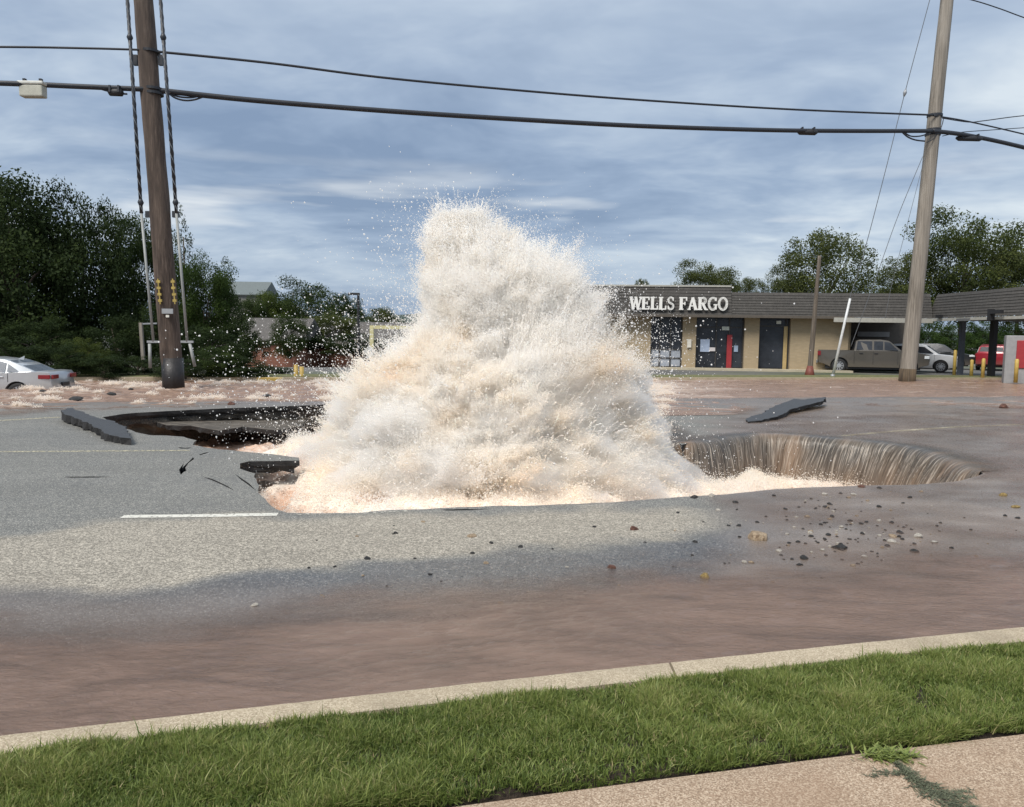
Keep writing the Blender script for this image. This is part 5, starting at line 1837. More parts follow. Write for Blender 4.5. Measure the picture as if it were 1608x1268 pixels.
tan = mat_brick('tan_brick', (0.34, 0.265, 0.165), (0.40, 0.31, 0.20), (0.32, 0.27, 0.19))
red_b = mat_brick('red_brick', (0.20, 0.075, 0.045), (0.27, 0.10, 0.06), (0.22, 0.17, 0.14))
glassd = simple('dark_glass', (0.03, 0.034, 0.042), 0.22, var=0.5, scale=1.2, spec=0.35)
glassb = simple('reflecting_glass', (0.10, 0.12, 0.15), 0.2, var=0.3, scale=1.0)
framem = simple('dark_bronze_frame', (0.035, 0.032, 0.03), 0.5)


def mat_shingle():
    m, nt, out = material('weathered_shingles')
    co = nt.n('ShaderNodeTexCoord').outputs['Object']
    nz = nt.noise(nt.mapping(co, (0.6, 0.6, 14)), 1.4, 5, 0.7)
    n2 = nt.noise(nt.mapping(co, (9, 9, 4)), 1.0, 3, 0.6)
    c = nt.ramp(nt.math('ADD', nt.math('MULTIPLY', nz, 0.6), nt.math('MULTIPLY', n2, 0.4)), [(0.3, (0.030, 0.028, 0.025)), (0.5, (0.056, 0.052, 0.047)), (0.7, (0.095, 0.088, 0.080))])
    principled(nt, out, **{'Base Color': c, 'Roughness': 0.85})
    return m


shing = mat_shingle()
trimm = simple('pale_trim', (0.36, 0.35, 0.31), 0.6)
soff = simple('soffit', (0.12, 0.11, 0.10), 0.8)
# wall piers and openings along the front (local x, front face at y = 0)
xs_ = {k: bl(k)[0] for k in (962, 1021, 1071, 1092, 1168, 1191, 1240, 1300, 1331, 1418, 1452)}
TOPZ = 3.25
WALL_T = 0.30


def bbox(name, x0, x1, y0, y1, z0, z1, mat, bevel=0, parent=bank):
    return MB().box(x0, x1, y0, y1, z0, z1).build(name, mat, parent, bevel=bevel)


for a, b in ((962, 1021), (1071, 1092), (1168, 1191), (1240, 1331)):
    bbox('wall', xs_[a] - (5 if a == 962 else 0), xs_[b], 0, WALL_T, -.1, TOPZ, tan)
bbox('wall', xs_[962] - 5, xs_[1331] - .3, 12, 12.3, -.1, TOPZ, tan)
# recessed shopfronts
def shopfront(a, b, transom, mull, low=None, glass=glassd, door=None):
    x0, x1 = xs_[a], xs_[b]
    y = 0.32
    w_ = empty('window' if door is None else 'entrance', (0, 0, 0), parent=bank)
    bbox('frame', x0, x1, y - .04, y + .05, 0.0, 0.12, framem, parent=w_)
    bbox('frame', x0, x1, y - .04, y + .05, TOPZ - .12, TOPZ, framem, parent=w_)
    edges = [x0 + .04] + [x0 + (x1 - x0) * m_ for m_ in mull] + [x1 - .04]
    for e in edges: bbox('frame', e - .04, e + .04, y - .045, y + .055, .121, TOPZ - .121, framem, parent=w_)
    zs = [.12] + list(transom) + [TOPZ - .12]
    for z in transom:
        for e0, e1 in zip(edges, edges[1:]):
            bbox('frame', e0 + .041, e1 - .041, y - .035, y + .045, z - .035, z + .035, framem, parent=w_)
    for e0, e1 in zip(edges, edges[1:]):
        for z0, z1 in zip(zs, zs[1:]):
            g = glass
            if low and z1 <= low + .01: g = simple_pale
            bbox('pane', e0 + .03, e1 - .03, y + .01, y + .025, z0 + .02, z1 - .02, g, parent=w_)
    return w_


simple_pale = simple('pale_window_film', (0.34, 0.37, 0.42), 0.3, var=0.15, scale=2)
shopfront(1021, 1071, (.62, 1.12), (.30, .64), low=1.12)
shopfront(1092, 1168, (2.45,), (.43, .70), glass=glassd, door=1)
shopfront(1191, 1240, (2.55,), (.88,), glass=glassd, door=1)
# things seen in the entrance: red panel, notices, lamp
def bpx(name, x0p, x1p, y0p, y1p, yy, th, mat, cat=None):
    x0, z1 = bl(x0p, y0p); x1, z0 = bl(x1p, y1p)
    return bbox(name, x0, x1, yy, yy + th, z0, z1, mat)


redm = simple('red_panel', (0.30, 0.025, 0.03), 0.5)
bpx('entrance_column', 1143, 1149, 526, 580, .20, .06, redm)
bpx('notice', 1101, 1115, 533, 553, .255, .02, simple('notice_paper', (0.35, 0.42, 0.55), 0.5))
bpx('notice', 1115, 1124, 546, 552, .255, .02, simple('notice_white', (0.62, 0.58, 0.58), 0.5))
bpx('notice', 1154, 1160, 543, 553, .255, .02, simple('notice_blue', (0.30, 0.38, 0.5), 0.5))
bpx('ceiling_lamp', 1135, 1146, 513, 519, .235, .04, simple('dim_white_lamp', (0.55, 0.58, 0.52), 0.5))
bpx('ceiling_lamp', 1221, 1228, 504, 509, .235, .04, simple('dim_white_lamp_b', (0.65, 0.68, 0.65), 0.5))
bpx('door_edge', 1233, 1236, 513, 582, .26, .03, simple('brass_edge', (0.45, 0.33, 0.15), 0.4))
nw = simple('white_number', (0.6, 0.57, 0.5), 0.5)
bpx('wall_lantern', 1079, 1085, 533, 546, -.12, .11, nw)
# footpath in front
bbox('footpath', xs_[962] - 5, xs_[1331], -1.1, -.002, -.1, .10, simple('pale_concrete', (0.42, 0.37, 0.27), 0.8, scale=2))

# mansard roof, in lapped courses of shingles
def mansard(x0, x1, z0, z1, yb, yt, name='mansard_roof', n=9, parent=bank, y_shift0=0.0, y_shift1=0.0, zs1=None):
    r_ = empty(name, (0, 0, 0), parent=parent)
    zA, zB = (z0, z1), (zs1 or (z0, z1))
    for k in range(n):
        mb = MB()
        def row(u, zz, sh, d):
            return yb + (yt - yb) * u + sh + d, zz[0] + (zz[1] - zz[0]) * u
        vs = []
        for xx, zz, sh in ((x0, zA, y_shift0), (x1, zB, y_shift1)):
            ya, za = row(k / n, zz, sh, -.035); yb2, zb2 = row((k + 1) / n + .01, zz, sh, -.002)
            yc, zc2 = row(k / n, zz, sh, .03)
            vs += [(xx, ya, za), (xx, yb2, zb2), (xx, yc, zc2)]
        mb.add(vs, [(0, 3, 4, 1), (0, 2, 5, 3), (0, 1, 2), (3, 5, 4), (1, 4, 5, 2)])
        mb.build('shingle_course', shing, r_)
    return r_


xl_, xk_ = xs_[962] - 5, bl(1147, 455)[0]
zt1 = bl(1060, 451)[1]; zt2 = bl(1260, 461)[1]
mansard(xl_, xk_, 3.12, zt1, -.75, -.25)
bbox('roof_trim', xl_, xk_, -.33, -.18, zt1 - .005, zt1 + .09, trimm)
mansard(xk_ + .01, xs_[1452], 3.06, zt2, -.75, -.25)
bbox('flat_roof', xl_, xs_[1452], -.24, 12.3, 4.05, 4.2, soff)
bbox('soffit', xl_, xs_[1331], -.72, -.01, 3.0, 3.1, soff)
bbox('fascia_board', xl_, xs_[1331] - .02, -.80, -.721, 2.98, 3.12, simple('brown_fascia', (0.09, 0.075, 0.06), 0.7))
bbox('fascia_board', xs_[1300], xs_[1452], -.83, -.745, 2.80, 3.05, trimm)
bbox('soffit', xs_[1331], xs_[1452], -.74, 11, 2.95, 3.04, soff)
# drive-through: dark recess behind the pickup
xa, xb = xs_[1331] - .9, xs_[1452]
darkw = simple('shaded_wall', (0.11, 0.095, 0.08), 0.9)  # shade of the recess is put into this darker wall colour
bbox('wall', xs_[1331], xs_[1331] + .2, .3, 9, -.1, 3.0, tan)
def bld(px_, dep):
    x_ = bl(px_)[0]; p_ = Bm @ Vector((x_, 0, 1)); d_ = ray(px_, 560); n_ = Vector((-math.sin(ang), math.cos(ang), 0))
    t_ = (bx0 + n_ * dep - Vector((0, 0, CAM_H))).dot(n_) / d_.dot(n_)
    return (Bi @ (Vector((0, 0, CAM_H)) + d_ * t_)).x


bbox('wall', xs_[1331] + .2, bld(1434, 4.5), 4.5, 4.7, -.1, 3.0, darkw)
bbox('teller_window', bld(1345, 4.3), bld(1395, 4.3), 4.3, 4.45, 2.05, 2.35, simple('grey_panel', (0.30, 0.29, 0.28), 0.6))
bbox('post', bl(1439)[0], bl(1443)[0], 0.2, .4, -.1, 3.0, M['black'])
# right-hand wing of the canopy, coming towards the road
wing = empty('drive_through_canopy', (0, 0, 0)); tag(wing, 'shingled drive-through canopy on dark posts at the right edge', 'canopy')
c0w = Bm @ Vector((xs_[1452] + .02, -.75, 0)); c1w = P(1680, 490, 34.5)
wl = (c1w - c0w); wl.z = 0; Lw = wl.length
wing.location = (c0w.x, c0w.y, 0); wing.rotation_euler = (0, 0, math.atan2(wl.y, wl.x))
zA0, zA1 = 3.06, zt2
zB0, zB1 = 3.10, zt2 + .05
mansard(-.45, Lw, zA0, zA1 - .03, .02, .52, parent=wing, zs1=(zB0, zB1))
bbox('fascia_board', 0, Lw, -.06, -.0, zA0 - .16, zA0 - .01, trimm, parent=wing)
bbox('soffit', 0, Lw, .0, 7, zA0 - .10, zA0 - .03, soff, parent=wing)
bbox('canopy_lamp', Lw * .22, Lw * .33, -.10, -.061, zA0 - .19, zA0 - .05, simple('grey_box', (0.14, 0.14, 0.14), 0.5), parent=wing)
MB().box(Lw * .50, Lw * .52, -.35, -.07, zA0 - .2, zA0 + .35).box(Lw * .52, Lw * .60, -.35, -.2, zA0 + .12, zA0 + .30).build('floodlight', M['black'], wing)
MB().box(Lw * .06, Lw * .10, -.25, -.07, zA0 + .02, zA0 + .18).build('floodlight', M['black'], wing)
Wm = Matrix.Translation(wing.location) @ Matrix.Rotation(wing.rotation_euler.z, 4, 'Z')
for px_, w_ in ((1509, .22), (1558, .30)):
    for s in ((0,)):
        d = ray(px_, 560); nrm_ = Vector((-math.sin(wing.rotation_euler.z), math.cos(wing.rotation_euler.z), 0))
        org = Vector(wing.location) + nrm_ * 1.6
        t = (org - Vector((0, 0, CAM_H))).dot(nrm_) / d.dot(nrm_)
        q = Wm.inverted() @ (Vector((0, 0, CAM_H)) + d * t)
        bbox('post', q.x - w_ / 2, q.x + w_ / 2, q.y - .12, q.y + .12, -.1, zA0 - .1, M['black'] if px_ > 1520 else simple('grey_post', (0.10, 0.11, 0.13), 0.6), parent=wing)

# kiosk with the red panel
kb = P(1576, 596, 36.0); kb.x += .0
k_ = empty('bank_kiosk', (kb.x, kb.y, 0), -.5); tag(k_, 'grey drive-up kiosk with a red panel at the right edge', 'kiosk')
MB().box(0, 2.4, 0, 1.4, -.1, 2.1).build('body', simple('grey_render', (0.27, 0.27, 0.27), 0.8), k_, bevel=.03)
MB().box(.42, 2.2, -.06, -.002, .62, 1.88).build('red_panel', redm, k_, bevel=.02)
MB().box(.8, 1.6, -.09, -.061, 1.0, 1.5).build('screen', glassd, k_)

# bollards
for (px_, yb, yt, Y, lab) in ((1595, 596, 564, 35.2, 'short yellow bollard nearest the right edge, in front of the kiosk'), (1543, 592, 563, 39.5, 'yellow bollard left of the dark canopy post'),
                              (1525, 591, 565, 41, 'yellow bollard between the two canopy posts'), (1498, 590, 550, 42, 'tall slim yellow bollard left of the grey canopy post'), (1587, 590, 552, 38, 'slim tan bollard left of the kiosk panel')):
    a, b = P(px_, yb, Y), P(px_, yt, Y)
    o = MB().tube([(0, 0, -.15), (0, 0, b.z - a.z - .05), (0, 0, b.z - a.z)], [.085, .085, .05], 12).build('bollard', M['yellow'], None, smooth=True)
    o.location = a; tag(o, lab, 'bollard', 'yellow bollards at the drive-through')

# kerb and grass strip in front of the bank
def far_strip(name, pxs, w_, z0, z1, mat):
    pts = [P(a, b, Y) for a, b, Y in pxs]
    mb = MB()
    for a, b in zip(pts, pts[1:]):
        mb.beam(Vector((a.x, a.y, (z0 + z1) / 2)), Vector((b.x, b.y, (z0 + z1) / 2)), w_, z1 - z0)
    o = mb.build(name, mat); tag(o, kind='structure'); return o


def bank_edge(v0, v1, z0, z1, mat, name, x0=-30, x1=40):
    mb = MB(); n = 30
    for i in range(n):
        xa_, xb_ = x0 + (x1 - x0) * i / n, x0 + (x1 - x0) * (i + 1) / n
        mb.add([(xa_, v0 + .26 * xa_, z0), (xb_, v0 + .26 * xb_, z0), (xb_, v0 + .26 * xb_, z1), (xa_, v0 + .26 * xa_, z1), (xb_, v1 + .26 * xb_, z1), (xa_, v1 + .26 * xa_, z1)], [(0, 1, 2, 3), (3, 2, 4, 5)])
    o = mb.build(name, mat); tag(o, kind='structure')


bank_edge(33.2, 33.5, -.5, -.0, M['kerb'], 'far_kerb')
bank_edge(33.5, 35.6, -.3, .02, simple('dry_verge', (0.13, 0.13, 0.05), 0.9, var=0.4, scale=3), 'far_verge')


# ------------------------------------------------------------------ sign letters
def letter(ch):
    """slab-serif capitals as strokes: list of (polyline, width); cap height 1"""
    T, t, s = .23, .11, .10
    def arc(cx, cy, rx, ry, a0, a1, n=14):
        return [(cx + rx * math.cos(math.radians(a0 + (a1 - a0) * i / n)), cy + ry * math.sin(math.radians(a0 + (a1 - a0) * i / n))) for i in range(n + 1)]
    if ch == 'W': return [([(.08, 1), (.34, 0)], T * .9), ([(.34, 0), (.56, .95)], t * 1.1), ([(.56, .95), (.80, 0)], T * .9), ([(.80, 0), (1.04, 1)], t), ([(-.06, .95), (.27, .95)], s), ([(.42, .95), (.68, .95)], s), ([(.88, .95), (1.16, .95)], s)], 1.12
    if ch == 'E': return [([(.2, 0), (.2, 1)], T), ([(0, .05), (.76, .05)], s), ([(0, .95), (.74, .95)], s), ([(.2, .51), (.55, .51)], s), ([(.72, .02), (.72, .28)], s), ([(.70, .74), (.70, .98)], s), ([(.55, .38), (.55, .64)], s * .8)], .86
    if ch == 'F': return [([(.2, 0), (.2, 1)], T), ([(0, .05), (.42, .05)], s), ([(0, .95), (.74, .95)], s), ([(.2, .50), (.55, .50)], s), ([(.70, .72), (.70, .98)], s), ([(.55, .37), (.55, .63)], s * .8)], .84
    if ch == 'L': return [([(.2, 0), (.2, 1)], T), ([(0, .05), (.72, .05)], s), ([(0, .95), (.42, .95)], s), ([(.68, .02), (.68, .32)], s)], .80
    if ch == 'A': return [([(.12, 0), (.43, .98)], t * 1.1), ([(.43, .98), (.78, 0)], T), ([(.22, .32), (.66, .32)], s), ([(-.02, .05), (.28, .05)], s), ([(.60, .05), (.95, .05)], s)], .96
    if ch == 'R': return [([(.2, 0), (.2, 1)], T), ([(0, .05), (.42, .05)], s), ([(0, .95), (.5, .95)], s), (arc(.46, .73, .26, .21, 90, -90), T * .85), ([(.2, .51), (.48, .51)], s), ([(.46, .50), (.74, .06)], T * .85), ([(.66, .05), (.96, .05)], s)], .94
    if ch == 'O': return [(arc(.46, .5, .37, .45, 0, 360, 26), .17)], .94
    if ch == 'G': return [(arc(.48, .5, .37, .45, 42, 318, 22), .17), ([(.76, .06), (.76, .44)], .15), ([(.56, .42), (.92, .42)], s), ([(.76, .72), (.76, .98)], s * .8)], .98
    if ch == 'S': return [(arc(.36, .74, .23, .21, 35, 265, 12) + arc(.36, .27, .24, .22, 85, -150, 12), .16), ([(.58, .70), (.58, .96)], s * .8), ([(.12, .04), (.12, .32)], s * .8)], .74
    return [], .42


sx0, sz0 = bl(988, 487); sx1, _ = bl(1139, 487); _, sz1 = bl(1060, 468)
sign = empty('bank_sign', tuple(Bm @ Vector((sx0, -.8, sz0)))); sign.rotation_euler = (0, 0, ang)
tag(sign, 'raised white letters WELLS FARGO on the dark mansard roof', 'sign')
adv = [letter(c)[1] for c in 'WELLS FARGO']
capH = sz1 - sz0
tot = sum(adv) * capH
fx_ = (sx1 - sx0) / tot
whitem = simple('white_letter_face', (0.75, 0.74, 0.70), 0.5, var=0.05)
cx_ = 0
for i, ch in enumerate('WELLS FARGO'):
    st, ad = letter(ch)
    if ch != ' ':
        mb = MB()
        for j, (pl_, w_) in enumerate(st):
            for a, b in zip(pl_, pl_[1:]):
                A_ = Vector((a[0] * capH * fx_, -.0015 * j, a[1] * capH)); B_ = Vector((b[0] * capH * fx_, -.0015 * j, b[1] * capH))
                e = (B_ - A_).normalized() * (w_ * capH * .12 if len(pl_) > 3 else 0)
                mb.beam(A_ - e, B_ + e, .10, w_ * capH, up=(0, 1, 0)) if False else mb.beam(A_ - e, B_ + e, w_ * capH, .12, up=(0, 1, 0))
        o = mb.build('letter', whitem, sign); o.location = (cx_, -.02, 0)
    cx_ += ad * capH * fx_


# ------------------------------------------------------------------ vehicles
paint_cache = {}


def car_paint(name, col, metal=0.3, rough=0.28):
    m, nt, out = material(name)
    co = nt.n('ShaderNodeTexCoord').outputs['Object']
    c = nt.ramp(nt.noise(co, 2, 4), [(0.3, tuple(x * .93 for x in col)), (0.7, col)])
    # road dirt low on the body
    z = nt.n('ShaderNodeSeparateXYZ', i={0: co}).outputs[2]
    dirt = nt.math('MULTIPLY', nt.rampf(z, 0.75, 0.2), nt.math('ADD', .25, nt.math('MULTIPLY', nt.noise(co, 9, 4), .5)), True)
    c = nt.mix(dirt, c, (0.20, 0.16, 0.12))
    principled(nt, out, **{'Base Color': c, 'Roughness': rough, 'Metallic': metal, 'Coat Weight': 0.5})
    return m


tyre_m = simple('tyre_rubber', (0.015, 0.015, 0.016), 0.7)
rim_m = simple('alloy_rim', (0.42, 0.43, 0.45), 0.35, 0.5)
lamp_r = simple('red_lamp_lens', (0.20, 0.015, 0.02), 0.2)
lamp_c = simple('clear_lamp_lens', (0.65, 0.68, 0.70), 0.15)
trim_m = simple('black_trim', (0.02, 0.02, 0.022), 0.5)


def wheel(parent, x, y, r, side, w_=0.22):
    wd = empty('wheel', (x, y, r), parent=parent)
    mb = MB(); n = 28
    prof = [(r * .66, -w_ / 2 + .01), (r * .9, -w_ / 2), (r, -w_ / 2 + .03), (r, w_ / 2 - .03), (r * .9, w_ / 2), (r * .66, w_ / 2 - .01)]
    vs, fs = [], []
    for i in range(n):
        a = 2 * math.pi * i / n
        for (rr_, yy_) in prof: vs.append((rr_ * math.cos(a), yy_, rr_ * math.sin(a)))
    k = len(prof)
    for i in range(n):
        j = (i + 1) % n
        for q in range(k - 1): fs.append((i * k + q, i * k + q + 1, j * k + q + 1, j * k + q))
    mb.add(vs, fs); mb.build('tyre', tyre_m, wd, smooth=True)
    mb = MB(); yo = side * (w_ / 2 - .025)
    ring = []
    mb.tube([(0, yo - side * .03, 0), (0, yo, 0)], r * .16, 12)
    for i in range(10):
        a = 2 * math.pi * i / 10
        mb.beam((math.cos(a) * r * .1, yo, math.sin(a) * r * .1), (math.cos(a) * r * .62, yo - side * .01, math.sin(a) * r * .62), .022, r * .13, up=(0, 1, 0)) if False else mb.beam((math.cos(a) * r * .1, yo, math.sin(a) * r * .1), (math.cos(a) * r * .62, yo - side * .01, math.sin(a) * r * .62), r * .13, .022, up=(0, 1, 0))
    for i in range(n):
        a, b = 2 * math.pi * i / n, 2 * math.pi * (i + 1) / n
        vs = [(rr_ * math.cos(t_), yo - side * d_, rr_ * math.sin(t_)) for t_ in (a, b) for rr_, d_ in ((r * .60, 0), (r * .68, 0), (r * .60, .10))]
        mb.add(vs, [(0, 1, 4, 3), (0, 3, 5, 2)])
    mb.build('rim', rim_m, wd)
    MB().tube([(0, yo - side * .12, 0), (0, yo - side * .11, 0)], r * .66, 20).build('brake_disc', trim_m, wd)
    return wd


def arch(cx, r, z0, n=12):
    """points of a wheel arch cut from the sill, running forward (+x)"""
    a0 = math.asin(max(-1, min(1, (z0 - 0) / r)))
    return [(cx - r * math.cos(a0 + (math.pi - 2 * a0) * i / n), r * math.sin(a0 + (math.pi - 2 * a0) * i / n)) for i in range(n + 1)]


def panel_body(name, outline, hw, mat, parent, zbelt, tumble=0.0, inset=0.05, round_=0.06):
    """closed xz outline given width, sides bulging slightly; y shrinks above the belt"""
    n = len(outline)
    cxm = (min(p[0] for p in outline) + max(p[0] for p in outline)) / 2
    Lh = (max(p[0] for p in outline) - min(p[0] for p in outline)) / 2
    def wy(x, z, f):
        e = abs(x - cxm) / Lh
        k = hw - 0.16 * max(0, e - .72) ** 2 / .078 * .6
        if z > zbelt: k -= tumble * (z - zbelt)
        else: k -= 0.05 * max(0, (zbelt - z - .15)) ** 1.2
        return k
    vs, fs = [], []
    layers = [(-1, .0, 1), (-1, round_, 0), (1, round_, 0), (1, .0, 1)]
    cz = sum(p[1] for p in outline) / n
    for s, rd, inn in layers:
        for x, z in outline:
            k = wy(x, z, s)
            if inn:
                vx, vz = x + (cxm - x) * .012, z + (cz - z) * .035
            else: vx, vz = x, z
            vs.append((vx, s * (k - rd), vz))
    for L in range(3):
        for i in range(n):
            j = (i + 1) % n; fs.append((L * n + i, L * n + j, (L + 1) * n + j, (L + 1) * n + i))
    fs.append(tuple(range(n))); fs.append(tuple(3 * n + n - 1 - i for i in range(n)))
    me = bpy.data.meshes.new(name); me.from_pydata(vs, [], fs)
    bm = bmesh.new(); bm.from_mesh(me)
    bmesh.ops.triangulate(bm, faces=[f for f in bm.faces if len(f.verts) > 4])
    bmesh.ops.recalc_face_normals(bm, faces=bm.faces); bm.to_mesh(me); bm.free()
    me.polygons.foreach_set('use_smooth', np.ones(len(me.polygons), bool))
    o = link(name, me, mat, parent)
    md = o.modifiers.new('es', 'EDGE_SPLIT'); md.split_angle = math.radians(38)
    return o, wy


def side_pane(name, poly, wy, mat, parent, proud=.012):
    for s in (-1, 1):
        vs = [(x, s * (wy(x, z, s) + proud), z) for x, z in poly] + [(x, s * (wy(x, z, s) - .02), z) for x, z in poly]
        n = len(poly)
        MB().add(vs, [tuple(range(n)), tuple(2 * n - 1 - i for i in range(n))] + [(i, (i + 1) % n, n + (i + 1) % n, n + i) for i in range(n)]).build(name, mat, parent)


def quad_pane(name, a, b, hwa, hwb, mat, parent, off=.012):
    """pane across the car between profile points a (low) and b (high)"""
    d = Vector((b[0] - a[0], 0, b[1] - a[1])).normalized(); nn = Vector((d.z, 0, -d.x))
    if nn.z < 0: nn = -nn
    o = nn * off; q = -nn * .02
    base = [Vector((a[0], -hwa, a[1])), Vector((a[0], hwa, a[1])), Vector((b[0], hwb, b[1])), Vector((b[0], -hwb, b[1]))]
    vs = [p + o for p in base] + [p + q for p in base]
    MB().add(vs, [(0, 1, 2, 3), (7, 6, 5, 4), (0, 1, 5, 4), (1, 2, 6, 5), (2, 3, 7, 6), (3, 0, 4, 7)]).build(name, mat, parent)


def car(name, loc, heading, label, cat, spec, group=None):
    """x forward; spec: dictionary of side outlines"""
    root = empty(name, loc, heading); tag(root, label, cat, group)
    pm = spec['paint']; hw = spec['hw']; r = spec['r']; g = 0.0
    lo = spec['lower'](r)
    body, wy = panel_body('body', lo, hw, pm, root, spec['belt'])
    cab, wc = panel_body('cabin', spec['cabin'], hw - .05, pm, root, spec['belt'], spec.get('tumble', .38), round_=.03)
    for p_ in spec['side_windows']: side_pane('side_window', p_, wc, glassd if not spec.get('lightglass') else glassb, root)
    for (a, b) in spec['cross_windows']:
        quad_pane('windscreen', a, b, wc(a[0], a[1], 1) - .10, wc(b[0], b[1], 1) - .08, glassd if not spec.get('lightglass') else glassb, root)
    for x in spec['wheels']:
        for s in (-1, 1): wheel(root, x, s * (hw - .13), r, s)
    for (x0, x1, z0, z1, mt, nm) in spec.get('side_bits', []):
        for s in (-1, 1):
            yy = hw - .005 if nm not in ('door_handle',) else hw + .01
            yy -= 0.16 * max(0, abs((x0 + x1) / 2 - spec['cx']) / spec['Lh'] - .72) ** 2 / .078 * .6
            MB().box(x0, x1, s * yy - .02, s * yy + .02, z0, z1).build(nm, mt, root, bevel=.008)
    for (x, z0, z1, y0, y1, mt, nm) in spec.get('end_bits', []):
        MB().box(x - .03, x + .03, y0, y1, z0, z1).build(nm, mt, root, bevel=.01)
    # shut lines
    for (xa, za, zb) in spec.get('seams', []):
        for s in (-1, 1):
            MB().box(xa - .006, xa + .006, s * (hw + .0015) - .004, s * (hw + .0015) + .004, za, zb).build('shut_line', trim_m, root)
    # underbody
    MB().box(spec['cx'] - spec['Lh'] * .85, spec['cx'] + spec['Lh'] * .85, -hw + .18, hw - .18, r * .55, spec['belt'] - .15).build('underbody', trim_m, root)
    return root


def off_arch(c, R_, z0):
    return [(c + (x - 0), z) for x, z in arch(0, R_, z0)]


def sedan_lower(r):
    z0 = .24; R_ = r + .05
    def ar(c):
        return [(c + R_ * math.cos(math.radians(t)), r + R_ * math.sin(math.radians(t))) for t in np.linspace(200, -20, 14)]
    pts = [(-2.35, .32), (-2.0, z0)] + ar(-1.38) + ar(1.42) + [(2.05, z0), (2.36, .34), (2.40, .55), (2.30, .72), (1.9, .84), (1.0, .95), (0, .97), (-1.2, 1.0), (-1.95, 1.04), (-2.30, 1.02), (-2.38, .92), (-2.36, .70), (-2.41, .55)]
    return pts


SILVER = dict(paint=car_paint('silver_paint', (0.52, 0.54, 0.56), .45), hw=.92, r=.34, cx=0, Lh=2.4, belt=.93, lower=sedan_lower, tumble=.42,
              cabin=[(-1.92, .98), (-1.30, 1.27), (-.95, 1.39), (-.3, 1.46), (.2, 1.45), (.55, 1.38), (1.35, .93), (.5, .90), (-1, .92)],
              side_windows=[[(-1.42, 1.0), (-1.05, 1.02), (-1.05, 1.27)], [(-1.0, 1.01), (-.12, .99), (-.12, 1.38), (-.75, 1.36), (-1.0, 1.29)], [(-.05, .99), (1.0, .97), (.45, 1.33), (-.05, 1.38)]],
              cross_windows=[((-1.84, 1.02), (-1.05, 1.36)), ((1.28, .97), (.58, 1.36))], wheels=(-1.38, 1.42), lightglass=True,
              side_bits=[(-2.34, -1.98, .80, .93, lamp_r, 'tail_light'), (2.0, 2.3, .66, .76, lamp_c, 'headlight'), (-.98, -.8, .84, .87, rim_m, 'door_handle'), (.0, .18, .84, .87, rim_m, 'door_handle')],
              end_bits=[(-2.39, .80, .93, -.85, -.45, lamp_r, 'tail_light'), (-2.39, .80, .93, .45, .85, lamp_r, 'tail_light'), (-2.42, .55, .67, -.26, .26, trim_m, 'number_plate'), (-2.42, .40, .46, -.7, .7, trim_m, 'bumper_strip')],
              seams=[(-.08, .35, .95), (-1.1, .70, .98), (1.02, .35, .93)])
# silver sedan: its rear half is in view, facing left, wading in the rapids
sb = P(52, 613, 24.2)
sed = car('silver_car', (sb.x - 1.38 - .0, 24.2 + .92, -.44), math.pi + 0.12, 'silver saloon car standing hub-deep in the rapids at the left edge', 'car', SILVER)
sed.location = (P(52, 600, 24.6).x - 1.95, 25.3, -.62)
MB().add([(-1.0, -.01, 1.40), (-1.18, -.01, 1.36), (-1.2, -.01, 1.50), (-1.0, .01, 1.40), (-1.18, .01, 1.36), (-1.2, .01, 1.50)], [(0, 1, 2), (5, 4, 3), (0, 3, 4, 1), (1, 4, 5, 2), (2, 5, 3, 0)]).build('roof_aerial', SILVER['paint'], sed)


def truck_lower(r):
    z0 = .42; R_ = r + .09
    def ar(c):
        return [(c + R_ * math.cos(math.radians(t)), r + R_ * math.sin(math.radians(t))) for t in np.linspace(188, -8, 14)]
    return [(-2.85, .55), (-2.6, z0 + .08)] + ar(-1.75) + ar(1.85) + [(2.5, z0), (2.85, .5), (2.9, .8), (2.85, 1.08), (2.2, 1.2), (1.2, 1.24), (.9, 1.25), (-.9, 1.25), (-.95, 1.27), (-2.83, 1.27), (-2.87, 1.1)]


